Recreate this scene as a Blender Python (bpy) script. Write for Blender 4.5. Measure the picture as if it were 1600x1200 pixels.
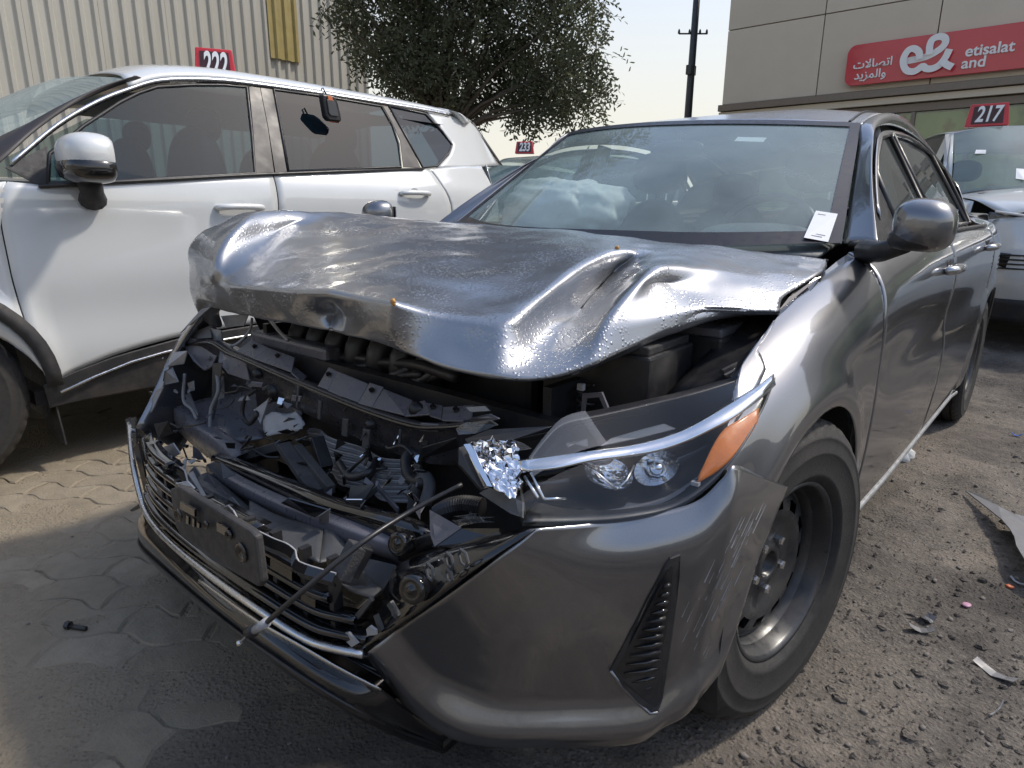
import bpy, bmesh, math, random
import numpy as np
from mathutils import Vector, Matrix, noise as mnoise
random.seed(7); rng = np.random.default_rng(7)
for o in list(bpy.data.objects): bpy.data.objects.remove(o)
scene = bpy.context.scene
COL = scene.collection
# ------------------------------------------------------------------ camera
CAM = np.array([1.23, -1.31, 1.046]); YAW, PIT, ROL = np.radians([-40.66, 14.93, 0.45]); FPX = 1023.2
FW = np.array([math.sin(YAW)*math.cos(PIT), math.cos(YAW)*math.cos(PIT), -math.sin(PIT)])
RT = np.array([math.cos(YAW), -math.sin(YAW), 0]); UP = np.cross(RT, FW)
RT, UP = RT*math.cos(ROL)+UP*math.sin(ROL), -RT*math.sin(ROL)+UP*math.cos(ROL)
cd = bpy.data.cameras.new('camera'); cam = bpy.data.objects.new('camera', cd); COL.objects.link(cam)
cd.sensor_width = 36; cd.sensor_fit = 'HORIZONTAL'; cd.lens = FPX/1600*36; cd.clip_start = 0.02; cd.clip_end = 1000
M = Matrix(((RT[0], UP[0], -FW[0], CAM[0]), (RT[1], UP[1], -FW[1], CAM[1]), (RT[2], UP[2], -FW[2], CAM[2]), (0, 0, 0, 1)))
cam.matrix_world = M
scene.camera = cam
# ------------------------------------------------------------------ sky, sun, exposure
SUN_AZ = math.radians(36)      # towards +X from +Y : behind the cars, over the shop side
SUN_EL = math.radians(50)
w = bpy.data.worlds.new('World'); scene.world = w; w.use_nodes = True
nt = w.node_tree; bg = nt.nodes['Background']
sky = nt.nodes.new('ShaderNodeTexSky'); sky.sky_type = 'NISHITA'; sky.sun_disc = False
sky.sun_elevation = SUN_EL; sky.sun_rotation = SUN_AZ
sky.air_density = 1.0; sky.dust_density = 1.5; sky.ozone_density = 1.2; sky.altitude = 0
# hazy desert air: the sky pales evenly towards the horizon all round
tc = nt.nodes.new('ShaderNodeTexCoord'); sp = nt.nodes.new('ShaderNodeSeparateXYZ'); nt.links.new(tc.outputs['Generated'], sp.inputs[0])
hz = nt.nodes.new('ShaderNodeMapRange'); hz.interpolation_type = 'SMOOTHSTEP'; nt.links.new(sp.outputs[2], hz.inputs[0])
for i_, q_ in enumerate((.05, .58, .93, .06)): hz.inputs[i_+1].default_value = q_
mxw = nt.nodes.new('ShaderNodeMix'); mxw.data_type = 'RGBA'; nt.links.new(hz.outputs[0], mxw.inputs[0]); nt.links.new(sky.outputs[0], mxw.inputs[6])
mxw.inputs[7].default_value = (3.5, 3.33, 2.9, 1)
nt.links.new(mxw.outputs[2], bg.inputs[0]); bg.inputs[1].default_value = 0.15
sl = bpy.data.lights.new('sun', 'SUN'); sl.energy = 1.75; sl.angle = math.radians(4); sl.color = (1, .93, .82)
so = bpy.data.objects.new('sun', sl); COL.objects.link(so)
sd = Vector((math.sin(SUN_AZ)*math.cos(SUN_EL), math.cos(SUN_AZ)*math.cos(SUN_EL), math.sin(SUN_EL)))
so.rotation_euler = sd.to_track_quat('Z', 'Y').to_euler(); so.location = (6, 6, 12)
vs = scene.view_settings; vs.view_transform = 'Standard'; vs.look = 'None'; vs.gamma = 1; vs.exposure = 0.80; vs.use_curve_mapping = False
# ------------------------------------------------------------------ pixel -> place (a pixel is a direction; x, y or z plane gives the distance)
def ray(u, v): return FW + RT*(u-800)/FPX + UP*(600-v)/FPX
def X(u, v, x): d = ray(u, v); return CAM + d*(x-CAM[0])/d[0]
def Y(u, v, y): d = ray(u, v); return CAM + d*(y-CAM[1])/d[1]
def Z(u, v, z): d = ray(u, v); return CAM + d*(z-CAM[2])/d[2]
def onS(u, v, S, d0=.25, d1=9.):
    r = ray(u, v); g = lambda t: (CAM+r*t)[0] - S((CAM+r*t)[1], (CAM+r*t)[2])
    t = d0; a = g(t)
    while t < d1:
        b = g(t+.02)
        if (a > 0) != (b > 0):
            lo, hi = t, t+.02
            for _ in range(25):
                m = (lo+hi)/2
                if (g(m) > 0) == (a > 0): lo = m
                else: hi = m
            return CAM+r*lo
        a = b; t += .02
    return CAM+r*d1
# ------------------------------------------------------------------ curves and patches
def pch(xs, ys):
    xs = np.array(xs, float); ys = np.array(ys, float); h = np.diff(xs); dl = np.diff(ys)/h
    m = np.zeros(len(xs)); m[0] = dl[0]; m[-1] = dl[-1]
    for i in range(1, len(xs)-1):
        if dl[i-1]*dl[i] > 0:
            w1 = 2*h[i]+h[i-1]; w2 = h[i]+2*h[i-1]; m[i] = (w1+w2)/(w1/dl[i-1]+w2/dl[i])
    def f(x):
        if x <= xs[0]: return ys[0]
        if x >= xs[-1]: return ys[-1]
        i = min(int(np.searchsorted(xs, x, side='right'))-1, len(h)-1); t = (x-xs[i])/h[i]
        return (2*t**3-3*t*t+1)*ys[i]+(t**3-2*t*t+t)*h[i]*m[i]+(-2*t**3+3*t*t)*ys[i+1]+(t**3-t*t)*h[i]*m[i+1]
    return f
def cr(P, n):
    """Catmull-Rom through points, n samples, spaced by chord length."""
    P = np.array(P, float); k = len(P)
    if k == 2: return P[0]+(P[1]-P[0])*np.linspace(0, 1, n)[:, None]
    s = np.r_[0, np.cumsum(np.maximum(np.linalg.norm(np.diff(P, axis=0), axis=1), 1e-6)**.6)]
    T = np.zeros_like(P)
    for i in range(k):
        a, b = max(i-1, 0), min(i+1, k-1); T[i] = (P[b]-P[a])/(s[b]-s[a])
    out = []
    for q in np.linspace(0, s[-1], n):
        i = min(max(int(np.searchsorted(s, q, side='right'))-1, 0), k-2); h = s[i+1]-s[i]; t = (q-s[i])/h
        out.append((2*t**3-3*t*t+1)*P[i]+(t**3-2*t*t+t)*h*T[i]+(-2*t**3+3*t*t)*P[i+1]+(t**3-t*t)*h*T[i+1])
    return np.array(out)
def lin(P, n):
    P = np.array(P, float); s = np.r_[0, np.cumsum(np.linalg.norm(np.diff(P, axis=0), axis=1))]
    q = np.linspace(0, s[-1], n); return np.stack([np.interp(q, s, P[:, i]) for i in range(P.shape[1])], 1)
def patch(rows, nu, nv, f=cr):
    A = np.array([f(r, nu) for r in rows]); return np.array([cr(A[:, j], nv) for j in range(nu)]).transpose(1, 0, 2)
def coons(bot, top, left, right, nu, nv):
    """bot/top run left to right, left/right run bottom to top (already ordered point lists)."""
    b, t, l, r = lin(bot, nu), lin(top, nu), lin(left, nv), lin(right, nv)
    u = np.linspace(0, 1, nu)[None, :, None]; v = np.linspace(0, 1, nv)[:, None, None]
    return (1-v)*b[None]+v*t[None]+(1-u)*l[:, None]+u*r[:, None]-((1-u)*(1-v)*b[0]+u*(1-v)*b[-1]+(1-u)*v*t[0]+u*v*t[-1])
# ------------------------------------------------------------------ mesh builders
def link(name, me, mat=None, parent=None, smooth=False):
    o = bpy.data.objects.new(name, me); COL.objects.link(o)
    if mat: me.materials.append(mat)
    if smooth: me.polygons.foreach_set('use_smooth', [True]*len(me.polygons))
    if parent: o.parent = parent
    return o
def mesh(name, V, Fc, mat, parent=None, smooth=False):
    me = bpy.data.meshes.new(name); me.from_pydata([tuple(map(float, v)) for v in V], [], [tuple(map(int, f)) for f in Fc]); me.update()
    return link(name, me, mat, parent, smooth)
def gridmesh(name, G, mat, parent=None, thick=0, smooth=True, off=-1, flip=False):
    nv, nu, _ = G.shape; Fc = []
    for j in range(nv-1):
        for i in range(nu-1):
            q = (j*nu+i, j*nu+i+1, (j+1)*nu+i+1, (j+1)*nu+i); Fc.append(q[::-1] if flip else q)
    o = mesh(name, G.reshape(-1, 3), Fc, mat, parent, smooth)
    if thick: solid(o, thick, off)
    return o
def solid(o, t, off=-1):
    m = o.modifiers.new('solidify', 'SOLIDIFY'); m.thickness = t; m.offset = off; m.use_even_offset = False; return o
def bevel(o, wd=.004, seg=2):
    m = o.modifiers.new('bevel', 'BEVEL'); m.width = wd; m.segments = seg; m.limit_method = 'ANGLE'; m.angle_limit = .6; return o
def subd(o, n=2):
    m = o.modifiers.new('subd', 'SUBSURF'); m.levels = n; m.render_levels = n; return o
class MB:
    def __init__(s): s.V = []; s.F = []
    def add(s, V, F):
        k = len(s.V); s.V += [tuple(map(float, v)) for v in V]; s.F += [tuple(i+k for i in f) for f in F]; return s
    def box(s, c, size, rot=None):
        c = Vector(c); h = [q/2 for q in size]; R = rot if rot is not None else Matrix.Identity(3)
        V = [c+R @ Vector((x*h[0], y*h[1], z*h[2])) for z in (-1, 1) for y in (-1, 1) for x in (-1, 1)]
        return s.add(V, [(0, 2, 3, 1), (4, 5, 7, 6), (0, 1, 5, 4), (2, 6, 7, 3), (0, 4, 6, 2), (1, 3, 7, 5)])
    def tube(s, P, r, n=8, cap=True):
        P = [Vector(p) for p in P]; k = len(P); rs = r if hasattr(r, '__len__') else [r]*k
        t0 = (P[1]-P[0]).normalized(); a = t0.orthogonal().normalized(); V = []
        for i in range(k):
            t = (P[min(i+1, k-1)]-P[max(i-1, 0)]).normalized(); a = (a-t*a.dot(t)).normalized(); b = t.cross(a)
            V += [P[i]+(a*math.cos(2*math.pi*j/n)+b*math.sin(2*math.pi*j/n))*rs[i] for j in range(n)]
        F = [(i*n+j, i*n+(j+1) % n, (i+1)*n+(j+1) % n, (i+1)*n+j) for i in range(k-1) for j in range(n)]
        if cap: F += [tuple(range(n-1, -1, -1)), tuple((k-1)*n+j for j in range(n))]
        return s.add(V, F)
    def lathe(s, prof, c=(0, 0, 0), axis=(0, 0, 1), n=32, closed=False):
        ax = Vector(axis).normalized(); a = ax.orthogonal().normalized(); b = ax.cross(a); c = Vector(c); k = len(prof)
        V = [c+ax*h+(a*math.cos(2*math.pi*j/n)+b*math.sin(2*math.pi*j/n))*r for r, h in prof for j in range(n)]
        F = [(i*n+j, i*n+(j+1) % n, ((i+1) % k)*n+(j+1) % n, ((i+1) % k)*n+j) for i in range(k if closed else k-1) for j in range(n)]
        return s.add(V, F)
    def prism(s, poly, nrm, t):
        n_ = Vector(nrm).normalized()*t; P = [Vector(p) for p in poly]; k = len(P)
        return s.add(P+[p+n_ for p in P], [tuple(range(k-1, -1, -1)), tuple(range(k, 2*k))]+[(i, (i+1) % k, k+(i+1) % k, k+i) for i in range(k)])
    def build(s, name, mat, parent=None, smooth=False, bev=0):
        o = mesh(name, s.V, s.F, mat, parent, smooth)
        bm = bmesh.new(); bm.from_mesh(o.data); bmesh.ops.recalc_face_normals(bm, faces=bm.faces); bm.to_mesh(o.data); bm.free()
        if bev: bevel(o, bev)
        return o
def pnorm(P):
    P = [np.array(p, float) for p in P]; n = np.zeros(3)
    for i in range(len(P)):
        a, b = P[i], P[(i+1) % len(P)]; n += np.cross(a, b)
    n /= np.linalg.norm(n)
    return n
def plate(name, P, mat, parent, t=.003, bev=0, smooth=False):
    """flat or bent sheet through a polygon of 3-D points, thickened away from the viewer"""
    n = pnorm(P)
    if n @ (CAM-np.array(P[0], float)) > 0: n = -n
    return MB().prism(P, n, t).build(name, mat, parent, smooth, bev)
def tag(o, label=None, cat=None, group=None, kind=None):
    if label: o['label'] = label
    if cat: o['category'] = cat
    if group: o['group'] = group
    if kind: o['kind'] = kind
    return o
def thing(name, label, cat, loc=(0, 0, 0), group=None):
    o = bpy.data.objects.new(name, None); COL.objects.link(o); o.empty_display_size = .1
    o.location = loc; return tag(o, label, cat, group)
def keep(o, parent):          # parent without moving
    o.parent = parent; o.matrix_parent_inverse = Matrix.Translation(-Vector(parent.location)); return o
def text_mesh(name, body, size, mat, parent=None, extrude=.002, shear=0, M4=None, bold=0, font=None, spacing=1, xscale=1):
    cu = bpy.data.curves.new(name, 'FONT'); cu.body = body; cu.size = size; cu.extrude = extrude; cu.shear = shear; cu.offset = bold
    cu.align_x = 'CENTER'; cu.align_y = 'CENTER'; cu.space_character = spacing
    if font: cu.font = font
    t = bpy.data.objects.new(name, cu); COL.objects.link(t)
    dg = bpy.context.evaluated_depsgraph_get(); me = bpy.data.meshes.new_from_object(t.evaluated_get(dg)); bpy.data.objects.remove(t)
    me.name = name
    if xscale != 1: me.transform(Matrix.Diagonal((xscale, 1, 1, 1)))
    if M4 is not None: me.transform(M4)
    return link(name, me, mat, parent)
# ------------------------------------------------------------------ materials
class NT:
    def __init__(s, name):
        s.m = bpy.data.materials.new(name); s.m.use_nodes = True; s.t = s.m.node_tree; s.b = s.t.nodes['Principled BSDF']; s.out = s.t.nodes['Material Output']
    def n(s, typ, **k):
        x = s.t.nodes.new('ShaderNode'+typ)
        for a, b in k.items():
            if a.startswith('i_'): x.inputs[int(a[2:]) if a[2:].isdigit() else a[2:].replace('_', ' ')].default_value = b
            else: setattr(x, a, b)
        return x
    def l(s, a, b): s.t.links.new(a, b)
    def co(s, kind='Object'): return s.n('TexCoord').outputs[kind]
    def pos(s): return s.n('NewGeometry').outputs['Position']
    def noise(s, scale, detail=4, rough=.55, vec=None, dist=0):
        x = s.n('TexNoise'); x.inputs['Scale'].default_value = scale; x.inputs['Detail'].default_value = detail
        x.inputs['Roughness'].default_value = rough; x.inputs['Distortion'].default_value = dist
        s.l(vec if vec is not None else s.pos(), x.inputs['Vector']); return x.outputs['Fac']
    def ramp(s, fac, stops):
        r = s.n('ValToRGB'); e = r.color_ramp.elements
        while len(e) < len(stops): e.new(.5)
        for q, (p, c) in zip(e, stops): q.position = p; q.color = (*c, 1) if len(c) == 3 else c
        s.l(fac, r.inputs[0]); return r.outputs[0]
    def rng(s, fac, a, b, c, d):
        r = s.n('MapRange'); s.l(fac, r.inputs[0])
        for i, q in enumerate((a, b, c, d)): r.inputs[i+1].default_value = q
        return r.outputs[0]
    def mix(s, fac, a, b):
        r = s.n('Mix', data_type='RGBA')
        if isinstance(fac, (int, float)): r.inputs[0].default_value = fac
        else: s.l(fac, r.inputs[0])
        for q, i in ((a, 6), (b, 7)):
            if isinstance(q, tuple): r.inputs[i].default_value = (*q, 1)
            else: s.l(q, r.inputs[i])
        return r.outputs[2]
    def math(s, op, a, b=0.):
        r = s.n('Math', operation=op)
        for i, q in enumerate((a, b)):
            if isinstance(q, (int, float)): r.inputs[i].default_value = q
            else: s.l(q, r.inputs[i])
        return r.outputs[0]
    def bump(s, h, strength=.3, dist=.01, nrm=None):
        b = s.n('Bump'); b.inputs['Strength'].default_value = strength; b.inputs['Distance'].default_value = dist; s.l(h, b.inputs['Height'])
        if nrm: s.l(nrm, b.inputs['Normal'])
        return b.outputs[0]
    def set(s, **k):
        for a, v in k.items():
            i = s.b.inputs[a.replace('_', ' ')]
            if isinstance(v, tuple): i.default_value = (*v, 1) if len(v) == 3 else v
            elif isinstance(v, (int, float)): i.default_value = v
            else: s.l(v, i)
        return s
def simple(name, col, rough=.5, metal=0, var=.15, nscale=30, coat=0, bumps=0, bscale=200, spec=.5, dirt=0, dirtcol=(.16, .135, .11)):
    m = NT(name); nz = m.noise(nscale, 5, .6)
    c = m.mix(nz, tuple(q*(1-var) for q in col), tuple(min(1, q*(1+var)) for q in col))
    if dirt: c = m.mix(m.rng(m.noise(6, 8, .68), .45, .75, 0, dirt), c, dirtcol)
    m.set(Base_Color=c, Metallic=metal, Roughness=m.rng(m.noise(nscale*1.7, 4), .3, .7, max(.02, rough-.1), min(1, rough+.12)), Coat_Weight=coat, Coat_Roughness=.05, Specular_IOR_Level=spec)
    if bumps: m.set(Normal=m.bump(m.noise(bscale, 3), bumps, .002))
    return m.m
def paint(name, col, metal, rough, drops=False, dirt=.25, coatr=.03, flake=0., scratch=False, sheen=None):
    m = NT(name); p = m.pos()
    fl = m.noise(900, 1, .5, p)
    c = m.mix(fl, tuple(q*(1-flake) for q in col), tuple(q*(1+flake) for q in col)) if flake else m.mix(.5, col, col)
    dn = m.math('MULTIPLY', m.rng(m.noise(2.2, 9, .7, p), .38, .75, 0, 1), dirt)
    sx = m.n('SeparateXYZ'); m.l(p, sx.inputs[0])
    low = m.rng(sx.outputs[2], .15, .7, .7, 0)          # road dust sits low on the panels
    spat = m.math('MULTIPLY', m.rng(m.noise(60, 6, .75, p), .5, .72, 0, 1), low)
    dall = m.math('MAXIMUM', dn, m.math('MULTIPLY', spat, min(1, dirt*2.2)))
    c = m.mix(dall, c, (.23, .205, .175))
    m.set(Base_Color=c, Metallic=m.math('MULTIPLY', m.math('SUBTRACT', 1., dall), metal), Roughness=m.rng(dall, 0, 1, rough, .8),
          Coat_Weight=m.rng(dall, 0, .6, 1, .35), Coat_Roughness=m.rng(m.noise(3, 6, .6, p), .3, .8, coatr, coatr+.07), Coat_IOR=1.9)
    orange = m.noise(260, 2, .5, p)
    n1 = m.bump(orange, .012, .002)
    if drops:
        v = m.n('TexVoronoi'); v.inputs['Scale'].default_value = 125; m.l(p, v.inputs['Vector'])
        d1 = m.rng(v.outputs['Distance'], .12, .42, 1, 0)
        msk = m.rng(m.noise(7, 3, .5, p), .42, .6, 0, 1)
        n1 = m.bump(m.math('MULTIPLY', d1, msk), .6, .0014, n1)
    m.set(Normal=n1); m.l(n1, m.b.inputs['Coat Normal'])
    if scratch:
        pass
    return m.m
def glassmat(name, tint, haze=.06, hazecol=(.55, .6, .6), ior=1.5, rough=.015, r0=.075):
    """thin pane: clear transmission, mirror reflection by angle, a film for dust and painted sky tint"""
    m = NT(name); tr = m.n('BsdfTransparent'); tr.inputs[0].default_value = (*tint, 1)
    gl = m.n('BsdfGlossy'); gl.inputs['Roughness'].default_value = rough
    fr = m.n('LayerWeight'); fr.inputs[0].default_value = .5
    k = m.rng(m.math('POWER', fr.outputs['Facing'], 4.2), 0, 1, r0, .95)
    a = m.n('MixShader'); m.l(k, a.inputs[0]); m.l(tr.outputs[0], a.inputs[1]); m.l(gl.outputs[0], a.inputs[2])
    df = m.n('BsdfDiffuse'); df.inputs[0].default_value = (*hazecol, 1)
    b = m.n('MixShader'); m.l(m.rng(m.noise(2.5, 8, .65), .25, .8, haze*.55, haze*1.6), b.inputs[0]); m.l(a.outputs[0], b.inputs[1]); m.l(df.outputs[0], b.inputs[2])
    m.l(b.outputs[0], m.out.inputs['Surface']); return m.m
MT = {}
MT['grey'] = paint('grey_metallic_paint', (.15, .154, .166), .9, .34, dirt=.10, flake=.2, coatr=.015)
MT['greydrops_sky'] = paint('grey_metallic_paint_wet_sky', (.27, .28, .30), .85, .42, drops=True, dirt=.03, flake=.2, coatr=.10)  # wet copy of the body paint, base lightened for sky scattered by droplets
MT['white'] = paint('white_paint', (.62, .635, .63), 0, .4, dirt=.10)
MT['silverdark'] = paint('dark_teal_paint', (.05, .075, .085), .4, .35, dirt=.2)
MT['black'] = simple('black_plastic', (.016, .016, .018), .42, var=.3, dirt=.2)
MT['blackrough'] = simple('black_grained_plastic', (.024, .024, .026), .6, var=.3, bumps=.5, bscale=420, dirt=.35)
MT['gloss'] = simple('gloss_black_plastic', (.007, .007, .008), .10, var=.3, coat=.6, dirt=.10)
MT['support'] = simple('satin_resin_lit', (.12, .116, .13), .32, var=.2, dirt=.12)  # resin lightened so the upright tabs look lit
MT['supshade'] = simple('satin_resin_shaded', (.035, .033, .037), .3, var=.3, dirt=.12)  # same resin darkened, so the beam reads as shaded behind its tabs
MT['duct'] = simple('matt_grey_resin', (.06, .062, .066), .48, var=.25, dirt=.2)
MT['palefrag'] = simple('pale_torn_plastic', (.33, .33, .34), .45, var=.2, dirt=.25)
MT['greyfrag'] = simple('grey_plastic', (.17, .17, .175), .5, var=.2, dirt=.3)
MT['rubber'] = simple('tyre_rubber', (.022, .021, .020), .75, var=.3, bumps=.4, bscale=300, dirt=.3, dirtcol=(.10, .087, .073))
MT['steel'] = simple('black_steel_wheel', (.022, .024, .027), .34, var=.3, dirt=.45, dirtcol=(.14, .12, .10))
MT['chrome'] = simple('chrome', (.72, .73, .75), .10, 1, var=.08, dirt=.08)
MT['satin'] = simple('satin_metal_trim', (.62, .63, .64), .28, 1, var=.1)
MT['sillhl'] = simple('sill_highlight_tone', (.42, .43, .44), .35, .6, var=.05)  # pale tone of the highlight painted along the sill
MT['alu'] = simple('bare_aluminium', (.34, .33, .33), .42, .4, var=.25, dirt=.3)
MT['nut'] = simple('zinc_nut', (.75, .75, .75), .25, 1, var=.1)
MT['sealant'] = simple('orange_brown_sealant', (.42, .21, .05), .6, var=.4)
MT['rust'] = simple('raw_torn_metal', (.30, .22, .15), .5, .3, var=.4)
MT['amber'] = simple('amber_lens', (.52, .14, .004), .25, var=.25, coat=.2)
MT['reflector'] = simple('reflector_mirror', (.82, .83, .85), .06, 1, var=.1)
MT['lens'] = glassmat('clear_lens', (.95, .96, .97), .004, r0=.035)
MT['brokenlens'] = glassmat('cracked_lens', (.86, .87, .88), .05, (.6, .62, .64))
MT['windshield'] = glassmat('windshield_glass', (.82, .92, .91), .30, (.40, .50, .50))
MT['glass'] = glassmat('side_glass', (.45, .54, .54), .05)
MT['tint'] = glassmat('tinted_side_glass', (.05, .085, .11), .05, (.05, .11, .17), r0=.04)  # bluish film colour imitates blue sky mirrored in the pane
MT['suvglass'] = glassmat('suv_front_glass', (.26, .40, .46), .06, (.05, .15, .21), r0=.04)  # blue in tint and film stands in for reflected sky
MT['frit'] = simple('windshield_black_border', (.018, .016, .018), .35, var=.2)
MT['cloth'] = simple('dark_seat_cloth', (.030, .032, .036), .9, bumps=.3)
MT['dash'] = simple('dashboard_plastic', (.10, .11, .11), .6, bumps=.3, bscale=300)
MT['lining'] = simple('pale_headliner', (.36, .36, .34), .9)
MT['bag'] = simple('airbag_cloth', (.72, .72, .69), .85, bumps=.4, bscale=50)
MT['paper'] = simple('white_paper', (.80, .80, .80), .6, var=.03)
MT['ink'] = simple('grey_print', (.16, .16, .17), .7)
MT['red'] = simple('red_plastic', (.52, .018, .03), .35, coat=.3)
MT['darkred'] = simple('dark_plum_print', (.05, .012, .018), .4)
MT['signwhite'] = simple('white_plastic', (.80, .80, .80), .4, var=.05)
MT['orange'] = simple('orange_plastic', (.60, .16, .06), .45)
MT['lampclear'] = simple('grey_lamp_inner', (.07, .075, .085), .2, .3, coat=.6)
MT['brick'] = None
# ------------------------------------------------------------------ the setting: ground
TYRES = [(.80, 0), (-.80, 0), (.80, 2.71), (-.80, 2.71)]
def fbm(x, y, s, o=3): return mnoise.fractal(Vector((x*s, y*s, 3.7)), .6, 2.1, o)
def pave_w(x, y):          # 1 where the pavers show, 0 where dirt has covered them
    d = (x*0.5+y*0.12)-.10+.22*fbm(x, y, 1.1)
    near = (y+1.45+.3*fbm(y, x, 1.3))/.5
    return max(0., min(1., -d/.25))*max(0., min(1., near))
def gz(x, y):
    k = 1.
    for tx, ty in TYRES:
        r = math.hypot(x-tx, y-ty); k = min(k, max(.05, (r-.12)/.35))
    p = pave_w(x, y)
    rough = .024*fbm(x, y, 1.3)+.017*fbm(x+5, y, 4.2)+.006*fbm(x, y+9, 13)+.004*abs(fbm(x, y, 27))
    flat = .007*fbm(x, y, 2.6)+.003*fbm(x, y, 9)
    z0 = max(0., min(1., (y-3.0)/1.5)); z0 = .10*z0*z0*(3-2*z0)*max(0., min(1., (x+.3)/.8))
    return z0+min(1, k)*((1-p)*(rough+.002)+p*flat)-.004 - .005*p
def axis(lo, hi, st, far):
    a = list(np.arange(lo, hi, st)); s = st
    while a[-1] < far: s *= 1.35; a.append(a[-1]+s)
    s = st; b = []
    v = lo
    while v > -far: s *= 1.35; v -= s; b.append(v)
    return np.array(b[::-1]+a)
gx, gy = axis(-4.2, 3.6, .026, 320), axis(-1.9, 4.6, .026, 320)
Vg = []
for y in gy:
    for x in gx:
        near = -4.6 < x < 9 and -2.4 < y < 13
        Vg.append((x, y, gz(x, y) if near else -.004))
n_ = len(gx)
Fg = [(j*n_+i, j*n_+i+1, (j+1)*n_+i+1, (j+1)*n_+i) for j in range(len(gy)-1) for i in range(n_-1)]
m = NT('dirt_ground'); p = m.pos()
a = m.noise(1.6, 10, .68, p); b = m.noise(9, 8, .7, p); c_ = m.noise(70, 6, .75, p)
col = m.ramp(a, [(.30, (.07, .063, .057)), (.48, (.135, .12, .103)), (.62, (.23, .198, .163)), (.8, (.31, .268, .22))])
col = m.mix(m.rng(b, .35, .7, 0, .7), col, (.14, .123, .108))
col = m.mix(m.rng(c_, .45, .7, 0, .5), col, (.36, .315, .265))
sx = m.n('SeparateXYZ'); m.l(p, sx.inputs[0])
# sandy dust lies over the paved side, dark oily soil beside the wreck
side = m.rng(m.math('ADD', sx.outputs[0], m.math('MULTIPLY', m.math('SUBTRACT', m.noise(1.1, 5, .6, p), .5), 1.4)), -.35, .75, 1, 0)
col = m.mix(m.math('MULTIPLY', side, .8), col, m.mix(m.noise(5, 8, .65, p), (.255, .208, .145), (.40, .335, .24)))
oil = m.math('MULTIPLY', m.rng(m.noise(.9, 6, .7, p, .6), .43, .60, 0, 1), m.rng(side, 0, 1, .92, .12))
col = m.mix(oil, col, (.050, .044, .040))
v = m.n('TexVoronoi'); v.inputs['Scale'].default_value = 85; m.l(p, v.inputs['Vector'])
grit = m.rng(v.outputs['Distance'], .05, .5, 1, 0)
h = m.math('ADD', m.math('MULTIPLY', c_, .8), m.math('MULTIPLY', grit, .45))
m.set(Base_Color=col, Roughness=m.rng(oil, 0, 1, .92, .7), Normal=m.bump(h, .75, .012, m.bump(m.noise(22, 8, .7, p), .6, .03)), Specular_IOR_Level=.25)
MT['dirt'] = m.m
ground = mesh('ground', Vg, Fg, MT['dirt'], smooth=True); tag(ground, kind='structure')
# interlocking pavers, each a piece of its own
m = NT('paver_concrete'); p = m.pos(); oi = m.n('ObjectInfo')
col = m.mix(oi.outputs['Random'], (.255, .212, .152), (.33, .278, .205))
col = m.mix(m.rng(m.noise(14, 8, .7, p), .4, .7, 0, .85), col, (.20, .17, .125))
col = m.mix(m.rng(m.noise(2.3, 8, .7, p), .45, .7, 0, .75), col, (.31, .27, .212))
col = m.mix(m.rng(m.noise(1.2, 6, .7, p), .56, .68, 0, .6), col, (.10, .09, .078))
m.set(Base_Color=col, Roughness=.9, Normal=m.bump(m.noise(130, 6, .75, p), .8, .006, m.bump(m.noise(26, 7, .7, p), .5, .012)), Specular_IOR_Level=.25)
MT['paver'] = m.m
LP, WP = .235, .118; ca, sa = math.cos(math.radians(33)), math.sin(math.radians(33))
def tri(t): t = t % 1; return (4*abs(t-.5)-1)
def sq(t):   # rounded zig-zag
    return max(-1, min(1, 1.7*tri(t)))
def warp(a, b):
    a2 = a+.007*sq(b/WP); b2 = b+.019*sq(a/LP+.25*0)
    return (a2*ca-b2*sa-1.9, a2*sa+b2*ca-.4)
cand = []
for r in range(-16, 22):
    for k in range(-12, 14):
        a0 = k*LP+(r % 2)*LP/2; b0 = r*WP
        x, y = warp(a0+LP/2, b0+WP/2)
        if not (-4.3 < x < .1 and -1.8 < y < 1.5) or pave_w(x, y) < .35: continue
        d = np.array([x, y, 0])-CAM; D = d @ FW
        if D < .3: continue
        u, vv = 800+FPX*(d @ RT)/D, 600-FPX*(d @ UP)/D
        if -60 < u < 620 and 640 < vv < 1260: cand.append((D, a0, b0, x, y))
cand.sort(); print('pavers', len(cand)); cand = cand[:298]
for D, a0, b0, x, y in cand:
    cx, cy = a0+LP/2, b0+WP/2; ring = []
    for t in np.linspace(0, 1, 9)[:-1]: ring.append((a0+t*LP, b0))
    for t in np.linspace(0, 1, 5)[:-1]: ring.append((a0+LP, b0+t*WP))
    for t in np.linspace(1, 0, 9)[:-1]: ring.append((a0+t*LP, b0+WP))
    for t in np.linspace(1, 0, 5)[:-1]: ring.append((a0, b0+t*WP))
    zt = -.0065+.0035*fbm(x, y, 2.)+random.uniform(-.0018, .0018)-.016*(1-pave_w(x, y))**1.5; tx, ty = random.uniform(-.012, .012), random.uniform(-.012, .012)
    def rg(sh, dz):
        out = []
        for aa, bb in ring:
            q = warp(aa, bb); q = (x+(q[0]-x)*(1-sh/ .08), y+(q[1]-y)*(1-sh/.08))
            out.append((q[0]-x, q[1]-y, zt+dz+(q[0]-x)*tx+(q[1]-y)*ty))
        return out
    A, B, Cc = rg(.0035, -.05), rg(.0035, -.004), rg(.0085, 0); n = len(ring)
    Vp = A+B+Cc
    Fp = [(L*n+i, L*n+(i+1) % n, (L+1)*n+(i+1) % n, (L+1)*n+i) for L in (0, 1) for i in range(n)]+[tuple(range(2*n, 3*n))]
    o = mesh('paver', Vp, Fp, MT['paver'], ground); o.location = (x, y, 0)
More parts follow.
